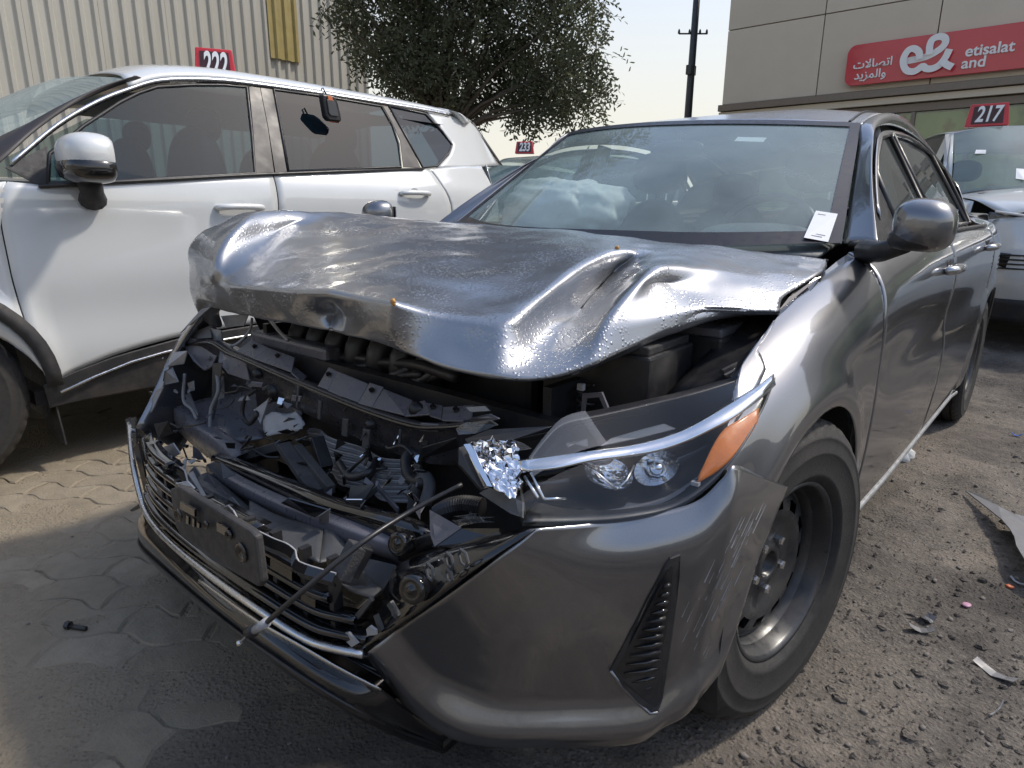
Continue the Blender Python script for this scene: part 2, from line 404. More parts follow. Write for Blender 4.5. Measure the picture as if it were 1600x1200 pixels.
# ------------------------------------------------------------------ buildings
m = NT('corrugated_sheet_paint'); p = m.pos()
st = m.n('Mapping'); st.inputs['Scale'].default_value = (1, 1, .08); m.l(p, st.inputs[0])
c = m.mix(m.noise(3, 6, .6, st.outputs[0]), (.37, .355, .31), (.48, .465, .41))
c = m.mix(m.rng(m.noise(9, 6, .7, st.outputs[0]), .5, .8, 0, .35), c, (.30, .27, .21))
m.set(Base_Color=c, Roughness=.5); MT['sheet'] = m.m
MT['rooflight'] = simple('yellowed_fibreglass', (.34, .27, .10), .45, var=.25, nscale=6)
def corr_panel(name, origin, along, width, z0, z1, nrm, pitch, depth, mat, parent):
    """one sheet of trapezoid-ribbed cladding"""
    al, nr = Vector(along), Vector(nrm); P = []
    k = int(round(width/pitch))
    for i in range(k):
        for f, dd in ((0, 0), (.55, 0), (.65, depth), (.9, depth)): P.append(((i+f)*pitch, dd))
    P.append((width-.004, 0))
    V = []
    for s, dd in P:
        q = Vector(origin)+al*s+nr*dd; V += [(q.x, q.y, z0), (q.x, q.y, z1)]
    F = [(2*i, 2*i+2, 2*i+3, 2*i+1) for i in range(len(P)-1)]
    return solid(mesh(name, V, F, mat, parent), .004, -1)
WX = -11.
wh = thing('warehouse', 'pale corrugated metal warehouse wall with one yellowed translucent panel', 'warehouse', (WX, 1, 0))
wy = -9.2
while wy < 7.9:
    keep(corr_panel('wall_panel', (WX, wy, 0), (0, 1, 0), 1.02, 0, 9.6, (1, 0, 0), .204, .035, MT['sheet'], None), wh); wy += 1.02
wend = wy
e0 = MB().box((WX-6, (wend-9.2)/2, 4.78), (11.9, wend+9.2-.02, 9.5)).build('inner_block', MT['sheet']); keep(e0, wh)
keep(MB().box((WX-6, (wend-9.2)/2, 9.7), (12.3, wend+9.4, .2)).build('roof_edge', MT['sheet']), wh)
wa, wb = X(424, 90, WX+.06), X(470, 95, WX+.06)
keep(corr_panel('translucent_panel', (WX+.05, wa[1], 0), (0, 1, 0), .204*max(2, round((wb[1]-wa[1])/.204)), float(wa[2]), 8.2, (1, 0, 0), .204, .035, MT['rooflight'], None), wh)
# shop building, facade square to the parking rows
FY = 14.6; FX0 = float(Y(1135, 100, FY)[0])
m = NT('beige_cladding'); p = m.pos(); oi = m.n('ObjectInfo')
c = m.mix(oi.outputs['Random'], (.54, .475, .375), (.60, .53, .425)); c = m.mix(m.rng(m.noise(1.3, 7, .65, p), .4, .8, 0, .5), c, (.49, .43, .34))
m.set(Base_Color=c, Roughness=.55); MT['beige'] = m.m
MT['beigedark'] = simple('bronze_fascia', (.20, .165, .13), .5)
MT['joint'] = simple('shadow_gap_sealant', (.14, .125, .10), .8)
sb = thing('shop_building', 'beige panel-clad shop building with glazed ground floor behind the parked cars', 'building', (FX0+8, FY, 0))
ZL = float(Y(1400, 168, FY)[2])
keep(MB().box((FX0+9, FY+5.03, 4.9), (18, 10, 9.8)).build('core', MT['joint']), sb)
zrow = [ZL+.36, ZL+1.95, ZL+3.55, ZL+5.15, 9.85]; pw = 2.12
for zi in range(len(zrow)-1):
    for k in range(9):
        x0 = FX0+k*pw-(.0)
        x1 = min(x0+pw, FX0+18)
        if x1-x0 < .1: continue
        o = MB().box(((x0+x1)/2, FY-.02, (zrow[zi]+zrow[zi+1])/2), (x1-x0-.02, .1, zrow[zi+1]-zrow[zi]-.02)).build('cladding_panel', MT['beige'], bev=.006); keep(o, sb)
for k, (dz, hh, dy) in enumerate(((.27, .15, .10), (.12, .14, .03), (-.04, .16, -.05))):
    keep(MB().box((FX0+9, FY-.05-dy, ZL+dz), (18.02, .2, hh-.012)).build('fascia_band', MT['beigedark'] if k != 1 else MT['beige'], bev=.006), sb)
m = NT('shop_pane_reflection'); p = m.pos()
c = m.ramp(m.noise(1.7, 3, .5, p), [(.3, (.16, .18, .10)), (.45, (.62, .62, .36)), (.62, (.70, .68, .42)), (.74, (.40, .10, .07))]); m.set(Base_Color=c, Roughness=.7); MT['shoprefl'] = m.m  # mottled yellow, dark and red tones painted as the reflection in the panes
keep(MB().box((FX0+9, FY-.005, (ZL-.2)/2+.1), (17.9, .05, ZL-.3)).build('reflection_backing', MT['shoprefl']), sb)
MT['shopglass'] = glassmat('shop_glass', (.72, .78, .66), .04)
for k in range(18):
    xx = FX0+.05+k*1.0
    keep(MB().box((xx, FY-.09, ZL/2-.06), (.07, .09, ZL-.13)).build('mullion', MT['beigedark']), sb)
    if k < 17: keep(MB().box((xx+.5, FY-.08, ZL/2-.06), (.925, .012, ZL-.14)).build('pane', MT['shopglass']), sb)
# sign board with its lettering
sy = FY-.22
A, B = Y(1322, 104, sy), Y(1597, 66, sy)
sx0, sx1 = float(A[0]), float(B[0])+.35
tl, bl = Y(1325, 71, sy), Y(1322, 136, sy); sz0, sz1 = float(bl[2])+.01, float(tl[2])-.01
SW, SH = sx1-sx0, sz1-sz0; scx, scz = (sx0+sx1)/2, (sz0+sz1)/2
m = NT('red_sign_face'); c = m.mix(m.noise(2, 3), (.50, .03, .045), (.58, .045, .06)); m.set(Base_Color=c, Roughness=.3, Coat_Weight=.4); MT['signred'] = m.m
def rrect(w_, h_, r, n=6):
    out = []
    for cx, cy, a0 in ((w_/2-r, h_/2-r, 0), (-w_/2+r, h_/2-r, 90), (-w_/2+r, -h_/2+r, 180), (w_/2-r, -h_/2+r, 270)):
        for k in range(n+1): t = math.radians(a0+90*k/n); out.append((cx+r*math.cos(t), cy+r*math.sin(t)))
    return out
sign = thing('shop_sign', 'long red sign board with white lettering on the beige facade', 'sign', (scx, sy+.08, scz))
b_ = MB().prism([(scx+a, sy, scz+b) for a, b in rrect(SW, SH, .17)], (0, 1, 0), .09).build('board', MT['signred'], bev=.008); keep(b_, sign)
FACE = Matrix(((1, 0, 0, 0), (0, 0, -1, 0), (0, 1, 0, 0), (0, 0, 0, 1)))      # text plane turned to face -Y
def sx_of(u): return float(Y(u, 85, sy)[0])
def put_text(name, body, size, xc, zc, bold=.004, **k):
    o = text_mesh(name, body, size, MT['signwhite'], None, .012, M4=Matrix.Translation((xc, sy-.013, zc)) @ FACE, bold=bold, **k); keep(o, sign); return o
def sz_of(u, v): return float(Y(u, v, sy)[2])
put_text('lettering', 'etisalat', .265, sx_of(1545), sz_of(1545, 77), .005)
put_text('lettering', 'and', .265, sx_of(1524), sz_of(1524, 98), .005)
put_text('lettering', '\uFE95\uFEFB\uFE8E\uFEBC\uFE97\u0627', .215, sx_of(1366), sz_of(1366, 99), .003)
put_text('lettering', '\uFEAA\uFEF3\uFEB0\uFEE4\uFEDF\u0627\u0648', .215, sx_of(1364), sz_of(1364, 116), .003)
# the e-and-ampersand mark: one continuous flat stroke
def sgn(px, py):      # pixel of the 1600x1067 enlargement of the sign -> facade
    return Y(1300+px*300/1600, 20+py*200/1067, sy-.004)
st1 = [(610, 402), (700, 385), (800, 365), (850, 325), (915, 290), (945, 245), (930, 205), (885, 200), (840, 222), (820, 270), (822, 330), (812, 350)]
st1 = [(612, 405), (735, 380), (808, 358), (900, 305), (945, 255), (942, 212), (895, 200), (840, 225), (818, 275), (815, 320)]
st2 = [(735, 390), (728, 330), (685, 302), (640, 318), (603, 380), (602, 440), (630, 485), (680, 495), (720, 478), (760, 450), (790, 470), (840, 470), (900, 440), (950, 380), (985, 308)]
st3 = [(925, 408), (965, 440), (1012, 462)]
st1.append((812, 352))
for stp in (st1, st2, st3):
    P = cr([sgn(*q) for q in stp], 60); Vv = []
    for i in range(60):
        t = P[min(i+1, 59)]-P[max(i-1, 0)]; t /= np.linalg.norm(t); nn = np.array([-t[2], 0, t[0]])*.060
        Vv += [P[i]+nn-np.array([0, .0006*i, 0]), P[i]-nn-np.array([0, .0006*i, 0])]
    o = mesh('mark_stroke', Vv, [(2*i, 2*i+1, 2*i+3, 2*i+2) for i in range(59)], MT['signwhite']); keep(o, sign)
    o.location.y = -0.045*(st1, st2, st3).index(stp)-.004
# lamp pole
pb = CAM+ (FW+RT*(1045-800)/FPX)*20; pb[2] = 0
pole = thing('street_pole', 'tall dark steel pole with small cross arm against the hazy sky', 'pole', (pb[0], pb[1], 0))
MT['polem'] = simple('dark_galvanised_steel', (.06, .065, .07), .5, .5)
MB().tube([(0, 0, 0), (0, 0, 4), (.02, 0, 9.5)], [.12, .10, .075], 14).build('shaft', MT['polem'], pole, True)
zc = 1.046+(322-88)/FPX*20
MB().tube([tuple(RT*.02-RT*.42+np.array([0, 0, zc])), tuple(RT*.36+np.array([0, 0, zc]))], .022, 8).build('cross_arm', MT['polem'], pole)
for s in (-.40, -.12, .16, .34):
    q = RT*s; MB().lathe([(0, -.02), (.035, -.02), (.03, .05), (.012, .09), (0, .09)], (q[0], q[1], zc+.02), (0, 0, 1), 8).build('insulator', MT['polem'], pole)
MB().box((.0, -.02, zc-.9), (.16, .3, .24)).build('junction_box', MT['polem'], pole, bev=.01)
# tree beside the warehouse
tb = CAM+(FW+RT*(700-800)/FPX)*12.; tb[2] = 0
tree = thing('feathery_tree', 'dense feathery green tree beyond the white car, before the warehouse end', 'tree', tuple(tb))
m = NT('tree_bark'); m.set(Base_Color=m.mix(m.noise(12, 6), (.06, .048, .036), (.12, .10, .08)), Roughness=.9, Normal=m.bump(m.noise(30, 6), .6, .02)); MT['bark'] = m.m
m = NT('tree_leaf'); p = m.pos()
lc = m.ramp(m.noise(1.6, 5, .6, p), [(.3, (.075, .088, .055)), (.55, (.12, .135, .08)), (.75, (.17, .175, .10))]); lc = m.mix(m.rng(m.noise(23, 2), .35, .7, 0, .6), lc, (.085, .095, .06))
m.set(Base_Color=lc, Roughness=.6, Specular_IOR_Level=.3)
tl_ = m.n('BsdfTranslucent'); m.l(lc, tl_.inputs[0]); mx = m.n('MixShader'); mx.inputs[0].default_value = .5
m.l(m.b.outputs[0], mx.inputs[1]); m.l(tl_.outputs[0], mx.inputs[2]); m.l(mx.outputs[0], m.out.inputs['Surface']); MT['leaf'] = m.m
trk = MB(); tips = []
trk.tube([(0, 0, -.05), (.05, 0, .9), (-.02, .05, 1.9), (.04, 0, 2.6)], [.17, .14, .12, .10], 10)
lobes = []      # (offset along view-right, depth offset, z, radius)
def pxl(u, v, r): return ((u-700)/FPX*12., 0, 1.046+(322-v)/FPX*12., r)
for u, v, r in ((700, 60, 1.15), (640, 90, .80), (760, 40, 1.2), (830, 60, 1.0), (850, 120, .88), (880, 165, .60), (800, 150, .55), (610, 40, .75), (720, -40, 1.4), (800, -60, 1.3), (860, -10, .7), (640, -50, 1.1), (700, 140, .55), (640, 140, .45), (575, 40, .35), (905, 120, .4), (850, 185, .35), (760, -160, 1.5), (660, 175, .38), (740, 175, .35), (600, 110, .4), (820, 195, .3), (560, 20, .25), (556, 70, .22), (905, 170, .3), (890, 60, .5), (600, -20, .6), (690, 115, .62), (725, 155, .5), (780, 125, .65), (655, 150, .48), (835, 150, .5), (700, 185, .3)):
    q = pxl(u, v, r); lobes.append((q[0], random.uniform(-.7, .7), q[2], q[3]))
RH = RT/np.linalg.norm(RT); FH = np.array([-RH[1], RH[0], 0])
def loc3(a, d, z): q = RH*a+FH*d; return np.array([q[0], q[1], z])
Lv, Lf = [], []
for (a, d, z, r) in lobes:
    c = loc3(a, d, z)
    trk.tube([tuple(loc3(.02, 0, 2.2)), tuple(loc3(a*.4, d*.5, 2.3+(z-2.3)*.5)), tuple(c)], [.045, .026, .010], 6)
    for k in range(int(430*r*r)):
        dv = rng.normal(size=3); dv /= np.linalg.norm(dv); rr = r*(rng.random()**.42)*(1+.18*math.sin(7*dv[0]+5*dv[2]+a*3))
        p0 = c+dv*rr*np.array([1, 1, .9])
        out = dv*.5+rng.normal(size=3)*.5; out[2] -= .35; out /= np.linalg.norm(out)
        ln = rng.uniform(.16, .38)
        sd_ = np.cross(out, rng.normal(size=3)); sd_ /= np.linalg.norm(sd_)
        for j in range(7):
            q = p0+out*ln*(j/6)+np.array([0, 0, -.05*(j/6)**2]); s_ = 1 if j % 2 else -1
            e = sd_*s_*rng.uniform(.07, .115)+out*.035; wd = np.cross(e, out); wd = wd/np.linalg.norm(wd)*.006+out*.017
            b0 = len(Lv); Lv += [q-wd, q+e*.5-wd*1.2+np.array([0, 0, .004]), q+e, q+e*.5+wd*1.2+np.array([0, 0, .004])]; Lf.append((b0, b0+1, b0+2, b0+3))
        if k % 4 == 0: trk.tube([tuple(p0-out*.12), tuple(p0+out*ln)], [.006, .002], 3, False)
mesh('crown', Lv, Lf, MT['leaf'], tree); trk.build('trunk', MT['bark'], tree, True)
# sheds that stand round the yard behind the photographer; the paint mirrors them
yw = thing('yard_wall', 'ribbed beige sheet wall closing the yard in front of the wreck', 'wall', (0, -11, 0))
for k in range(22): keep(corr_panel('wall_panel', (-12+k*1.4, -11, 0), (1, 0, 0), 1.4, 0, 3.6 if k % 7 < 5 else 4.6, (0, 1, 0), .7, .09, MT['sheet'], None), yw)
yw2 = thing('side_wall', 'ribbed beige sheet wall along the driver side of the yard', 'wall', (14.5, 2, 0))
for k in range(18): keep(corr_panel('wall_panel', (14.5, -11+k*1.4, 0), (0, 1, 0), 1.4, 0, 3.0, (-1, 0, 0), .7, .12, MT['sheet'], None), yw2)
# ------------------------------------------------------------------ the wrecked sedan
# car axes: x = its left (towards the right of the picture), y = backwards, front axle at y = 0
sed = thing('crashed_sedan', 'dark grey sedan with a crushed front end and crumpled hood', 'car')
def K1(a, b): return (180+a/2.6667, 460+b/2.6667)
def K2(a, b): return (180+a/2.6667, 700+b/2.6667)
def K3(a, b): return (640+a/2.6667, 540+b/2.6667)
f_zt = pch([-.6, -.4, -.2, 0, .2, .42, .6, 1, 2, 2.7, 3.3], [.68, .735, .785, .845, .89, .93, .955, .972, .995, 1.01, 1.01])
f_A = pch([0, .5, 1, 3], [.125, .115, .085, .085])
f_roll = pch([0, .012, .035, .07, .11, .17, .24], [1, .74, .44, .22, .10, .025, 0])
f_low = pch([.10, .2, .3, .45, .6], [.075, .045, .02, .004, 0])
f_plan = pch([-.8, -.6, -.4, -.2, 0, .5, 1, 2, 2.7, 3.2, 3.6], [-.20, -.10, -.035, -.008, 0, -.008, -.002, 0, .002, -.035, -.11])
def SB(y, z):
    zt = f_zt(y); d = zt-z
    x = .905+f_plan(y)-f_low(z)
    x -= f_A(y)*f_roll(d) if d >= 0 else f_A(y)+1.3*(-d)
    wy_ = 1/(1+math.exp(-(y-.55)/.06))*1/(1+math.exp((y-2.55)/.08))
    x -= .014*wy_*math.exp(-((z-(.66+.02*y))/.075)**2)
    for ty in (0, 2.71):
        r = math.hypot(y-ty, z-.33); x += .010*math.exp(-((r-.375)/.035)**2)
    return x
def SG(y, z):          # side glass plane, leaning inwards
    return .822-.010*max(0, 1.2-y)-.56*(z-.97)-.10*max(0, z-1.25)-.035*max(0, y-1.9)
def smap(yz, S, sgn=1, off=0):
    out = np.zeros(yz.shape[:-1]+(3,))
    for idx in np.ndindex(yz.shape[:-1]):
        y, z = yz[idx]; out[idx] = (sgn*(S(y, z)+off), y, z)
    return out
def s2(pts, S):
    out = []
    for q in pts:
        if len(q) == 2: p = onS(q[0], q[1], S); out.append((p[1], p[2]))
        else: out.append(q[1:])           # ('yz', y, z)
    return out
def arch(cy, cz, r, a0, a1, n=14): return [(cy+r*math.cos(math.radians(a)), cz+r*math.sin(math.radians(a))) for a in np.linspace(a0, a1, n)]
# --- front fender (left): lamp edge, hood gap, shut line, wheel arch
AR = .352
fb = arch(0, .325, AR, 152, -22, 22)
fl = [fb[0], (-.37, .66), (-.33, .69), (-.20, .75), (-.155, .770)]
fl = [fb[0], (-.365, .60), (-.372, .672), (-.30, .712), (-.21, .748), (-.155, .772)]
ft = [fl[-1], (-.12, .80), (0, .842), (.12, .872), (.28, .906), (.42, .932), (.50, .945)]
fr = [fb[-1], (.335, .24), (.44, .30), (.455, .5), (.455, .72), (.46, .86), (.50, .945)]
fr = [fb[-1], (.375, .235), (.435, .40), (.45, .62), (.452, .80), (.47, .88), (.50, .945)]
G = smap(coons(fb, ft, fl, fr, 46, 40), SB)
fen = gridmesh('front_fender', G, MT['grey'], sed, .003, flip=False)
# right fender seen only as its bent silver edge and inside
Gr = smap(coons(arch(0, .325, AR, 120, -22, 16), [(-.1, .80), (.12, .872), (.5, .945)], [(-.176, .63), (-.1, .80)], fr, 26, 20), SB, -1)
gridmesh('front_fender', Gr, MT['grey'], sed, .003, off=1)
# --- doors
gap = .003
sillz = lambda y: .215+.0*y
def door(name, l, r, b, t, mat=MT['grey']):
    Gd = coons(b, t, l, r, 40, 40); o = gridmesh(name, smap(Gd, SB), mat, sed, .003)
    gridmesh(name, smap(Gd, SB, -1), mat, sed, .003, off=1)
    return o
d1l = [(.445, .235), (.448, .40), (.458, .62), (.460, .80), (.478, .88), (.508, .948)]
d1r = [(1.42, .235), (1.425, .5), (1.425, .8), (1.42, .979)]
fdoor = door('front_door', d1l, d1r, [d1l[0], d1r[0]], [d1l[-1], (.8, .964), d1r[-1]])
d2l = [(1.426, .235), (1.431, .5), (1.431, .8), (1.426, .979)]
rarch = arch(2.71, .325, .362, 195, 120, 10)
d2r = [(2.30, .235)]+[(q[0]-.004, q[1]) for q in rarch[1:]]+[(2.52, .80), (2.50, .985)]
rdoor = door('rear_door', d2l, d2r, [d2l[0], d2r[0]], [d2l[-1], (2, .993), d2r[-1]])
qb = arch(2.71, .325, .362, 122, -20, 18); qr = [qb[-1], (3.35, .28), (3.42, .6), (3.45, 1.0)]
for s in (1, -1):
    gridmesh('rear_quarter_panel', smap(coons(qb, [(2.508, .987), (3, 1.008), (3.45, 1.0)], [qb[0], (2.525, .80), (2.508, .987)], qr, 30, 24), SB, s), MT['grey'], sed, .003, off=-s)
# sill: dark rocker with an added pale strip for its highlight
rk = MB()
for s in (1, -1):
    P = patch([[(s*.84, y, .16) for y in np.linspace(.34, 2.36, 6)], [(s*(SB(y, .22)-.012), y, .20) for y in np.linspace(.34, 2.36, 6)], [(s*(SB(y, .235)-.006), y, .233) for y in np.linspace(.34, 2.36, 6)]], 12, 6)
    gridmesh('rocker', P, MT['grey'], sed, .003, off=-s)
gridmesh('sill_highlight', np.array([[(SB(y, .225)+dx, y, .224+dz) for y in np.linspace(.36, 2.33, 20)] for dx, dz in ((.002, .008), (.006, .006), (.008, 0), (.006, -.006), (.0, -.008))]), MT['sillhl'], sed)
# dark shell behind the gaps
for s in (1, -1):
    yz = coons([(.40, .25), (2.36, .25)], [(.42, .92), (2.6, .97)], [(.40, .25), (.42, .92)], [(2.36, .25), (2.6, .97)], 16, 12)
    gridmesh('inner_shell', smap(yz, SB, s, -.03), MT['black'], sed)
# fuel, floor and underbody
MB().box((0, 1.35, .22), (1.5, 3.6, .05)).build('floor_pan', MT['black'], sed)
# --- wheel arch liners
for s in (1, -1):
    for cy in (0, 2.71):
        P = [[(s*x, cy+q[0], q[1]) for q in [(a[0], a[1]) for a in arch(0, .325, .375, 200, -25, 22)]] for x in (.50, .70, .885)]
        gridmesh('wheel_arch_liner', patch(P, 24, 6), MT['blackrough'], sed)
        MB().box((s*.51, cy, .45), (.02, .74, .55)).build('arch_wall', MT['black'], sed)
plate('mud_flap', [(.87, .345, .36), (.87, .33, .12), (.70, .33, .12), (.70, .345, .36)], MT['black'], sed, .004)
MB().prism([(.893, .352, .235), (.893, .345, .06), (.72, .345, .06), (.70, .352, .34), (.86, .352, .36)], (0, -1, 0), .006).build('mud_flap', MT['blackrough'], sed)
# --- wheels
def wheel_meshes():
    """tyre and steel wheel about +x axis, outer side at +x"""
    n = 120; tw, R0 = .205, .328
    prof = []      # (radius, x)
    side = [(.218, .070), (.222, .084), (.232, .094), (.236, .098), (.240, .0965), (.262, .1035), (.272, .1045), (.2735, .1054), (.2765, .1054), (.278, .1045), (.288, .1035), (.296, .1005), (.298, .1015), (.301, .1007), (.303, .0985), (.316, .090), (.3235, .080)]
    tread = [(.3255, .074), (.3265, .066), (.319, .064), (.319, .057), (.327, .055), (.3278, .028), (.320, .026), (.320, .018), (.328, .016), (.328, 0)]
    half = side+tread; prof = half+[(r, -x) for r, x in half[::-1][1:]]
    V, F = [], []
    for k, (r, x) in enumerate(prof):
        for j in range(n):
            rr = r
            if abs(x) > .066 and r > .31 and j % 3 == 0: rr -= .004
            if .03 < abs(x) < .06 and r > .324 and j % 4 == 0: rr -= .004
            a = 2*math.pi*j/n; rr = .328-(.328-rr)*1.245; V.append((x, rr*math.cos(a), rr*math.sin(a)))
    k = len(prof)
    for i in range(k-1):
        for j in range(n): F.append((i*n+j, i*n+(j+1) % n, (i+1)*n+(j+1) % n, (i+1)*n+j))
    ty = bpy.data.meshes.new('tyre'); ty.from_pydata(V, [], F); ty.materials.append(MT['rubber']); ty.polygons.foreach_set('use_smooth', [min(math.hypot(V[q][1], V[q][2]) for q in f_) < .302 for f_ in F])
    # rim: flange, drop well, dished disc with slots
    n = 96
    pr = [(.205, -.09), (.222, -.088), (.224, -.075), (.206, -.07), (.19, .02), (.205, .062), (.2235, .070), (.2255, .082), (.222, .086), (.2145, .084), (.2095, .074), (.201, .052), (.196, .030), (.190, .024), (.178, .030), (.166, .039), (.140, .045), (.122, .043), (.110, .035), (.088, .030), (.062, .033), (.050, .042), (.036, .044), (.032, .040), (.031, .012), (0, .012)]
    V, F = [], []
    for r, x in pr:
        for j in range(n): a = 2*math.pi*j/n; V.append((x, .875*r*math.cos(a), .875*r*math.sin(a)))
    for i in range(len(pr)-1):
        for j in range(n):
            if pr[i][0] == .166 and j % 8 in (0, 1, 2, 3): continue        # ventilation slots
            F.append((i*n+j, i*n+(j+1) % n, (i+1)*n+(j+1) % n, (i+1)*n+j))
    rm = bpy.data.meshes.new('rim'); rm.from_pydata(V, [], F); rm.materials.append(MT['steel']); rm.polygons.foreach_set('use_smooth', [True]*len(F))
    nb = MB(); nb.lathe([(.0105, -.004), (.0105, .010), (.009, .014), (0, .015)], (0, 0, 0), (1, 0, 0), 6)
    nm = bpy.data.meshes.new('lug_nut'); nm.from_pydata(nb.V, [], nb.F); nm.materials.append(MT['nut'])
    bb = MB(); bb.box((0, 0, 0), (.012, .05, .011)); wt = bpy.data.meshes.new('balance_weight'); wt.from_pydata(bb.V, [], bb.F); wt.materials.append(MT['alu'])
    return ty, rm, nm, wt
TY, RM, NM, WT = wheel_meshes()
def wheel(parent, loc, s=1, steer=0, scale=1, cover=False):
    wv = bpy.data.objects.new('wheel', RM); COL.objects.link(wv); wv.parent = parent; wv.location = loc
    wv.rotation_euler = (random.uniform(0, 6), 0, (0 if s > 0 else math.pi)+steer); wv.rotation_mode = 'XYZ'; wv.scale = (scale,)*3
    t_ = bpy.data.objects.new('tyre', TY); COL.objects.link(t_); t_.parent = wv
    for k in range(5):
        a = 2*math.pi*k/5+.3; q = bpy.data.objects.new('lug_nut', NM); COL.objects.link(q); q.parent = wv; q.location = (.036, .057*math.cos(a), .057*math.sin(a))
    for a in (1.0, 1.26):
        q = bpy.data.objects.new('balance_weight', WT); COL.objects.link(q); q.parent = wv; q.location = (.081, .187*math.cos(a), .187*math.sin(a)); q.rotation_euler = (a+math.pi/2, 0, 0)
    return wv
wheel(sed, (.792, 0, .322), 1, math.radians(-9)); wheel(sed, (-.792, 0, .322), -1, math.radians(-9))
wheel(sed, (.792, 2.71, .322), 1); wheel(sed, (-.792, 2.71, .322), -1)
MB().tube([(-.6, 0, .32), (.72, 0, .32)], .03, 10).build('axle', MT['black'], sed); MB().tube([(-.72, 2.71, .32), (.72, 2.71, .32)], .04, 10).build('axle', MT['black'], sed)
# --- windshield, roof and pillars (corners read from the photo, depths from the car)
wb_ = [Y(672, 352, .62), Y(800, 372, .46), Y(900, 384, .40), Y(1010, 395, .38), Y(1130, 404, .42), Y(1304, 398, .60)]
wt_ = [Y(891, 207, 1.27), Y(940, 199, 1.21), Y(1020, 192, 1.17), Y(1130, 189, 1.155), Y(1240, 190, 1.17), Y(1345, 193, 1.23)]
wb_ = [np.array([-.72, .60, .985]), np.array([-.42, .42, .955]), np.array([-.15, .355, .945]), np.array([.15, .355, .945]), np.array([.42, .42, .948]), np.array([.735, .60, .965])]
Bm = np.array(wb_); Tm = np.array(wt_)
WSr = [Bm, Bm*.72+Tm*.28, Bm*.4+Tm*.6, Tm]
for k, bul in ((1, .022), (2, .026)):
    for j, c in enumerate((0, .7, 1, 1, .7, 0)): WSr[k][j] = WSr[k][j]+np.array([0, -.55, .83])*bul*c
WG = patch(WSr, 40, 24)
ws = gridmesh('windshield', WG, MT['windshield'], sed)
def inner_strip(name, i0, i1, j0, j1, mat, parent, off=-.008):
    return gridmesh(name, WG[j0:j1, i0:i1]+np.array([0, .55, -.83])*(-off), mat, parent)
inner_strip('black_border', 38, 40, 0, 24, MT['frit'], ws, .003); inner_strip('black_border', 0, 2, 0, 24, MT['frit'], ws, .003)
inner_strip('black_border', 1, 39, 0, 3, MT['frit'], ws, .0045); inner_strip('black_border', 1, 39, 22, 24, MT['frit'], ws, .0045)
# roof: from windshield header back over to the rear glass
TR, TLc = Tm[-1], Tm[0]
ys = [1.235, 1.45, 1.9, 2.4, 2.75]; 
zc_ = [None, 1.425, 1.452, 1.41, 1.33]
rail = [(TR[0]+.022, TR[1]+.0, TR[2]-.006), (.588, 1.5, 1.392), (.575, 1.95, 1.405), (.545, 2.45, 1.352), (.52, 2.80, 1.262)]
rows = []
raill = [(TLc[0]-.022, TLc[1], TLc[2]-.006)]+[(-a, b, c) for a, b, c in rail[1:]]
mid = [Tm[3]+np.array([0, .004, .004]), (0.0, 1.45, 1.432), (0, 1.95, 1.452), (0, 2.45, 1.405), (0, 2.80, 1.305)]
for i in range(5):
    a, b, c = np.array(raill[i]), np.array(mid[i]), np.array(rail[i])
    if i == 0: rows.append([a]+[q+np.array([0, .006, .003]) for q in Tm[1:-1]]+[c])
    else: rows.append([a, a*.6+b*.4+np.array([0, 0, .016]), a*.2+b*.8+np.array([0, 0, .006]), c*.2+b*.8+np.array([0, 0, .006]), c*.6+b*.4+np.array([0, 0, .016]), c])
RG = patch(rows, 40, 40)
roof = gridmesh('roof', RG, MT['greydrops_sky'], sed, .004, flip=False)
tr_ = [RG[j, 37]+np.array([0, 0, .0012]) for j in range(1, 40)]
MB().tube(tr_, .005, 6).build('roof_groove', MT['black'], roof)
# side rails / pillars : a-pillar + roof rail as one swept band down to the glass frame
def band(name, A, B, mat, n=30, thick=.004, parent=sed, bul=.006):
    A, B = cr(A, n), cr(B, n); Mid = (A+B)/2+np.array([bul, 0, bul*.6])
    return gridmesh(name, np.array([cr([A[i], Mid[i], B[i]], 7) for i in range(n)]), mat, parent, thick, off=0)
def gp(y, z, off=0): return np.array([SG(y, z)+off, y, z])
frame_top = [(.56, .962), (.70, 1.065), (.86, 1.165), (1.03, 1.252), (1.2, 1.312), (1.45, 1.345), (1.75, 1.355), (2.1, 1.335), (2.4, 1.275), (2.62, 1.195)]
for s in (1, -1):
    m_ = np.array([s, 1, 1])
    Ar = np.array([WG[0, -1], WG[6, -1], WG[12, -1], WG[18, -1], WG[23, -1], *[np.array(q) for q in rail[1:]]]) if s > 0 else np.array([WG[0, 0], WG[6, 0], WG[12, 0], WG[18, 0], WG[23, 0], *[np.array(q) for q in raill[1:]]])
    Br = np.array([gp(*q, .012)*m_ for q in frame_top])
    band('a_pillar_and_roof_rail', Ar+np.array([.006*s, 0, .0]), Br, MT['grey'], 60, bul=.008*s)
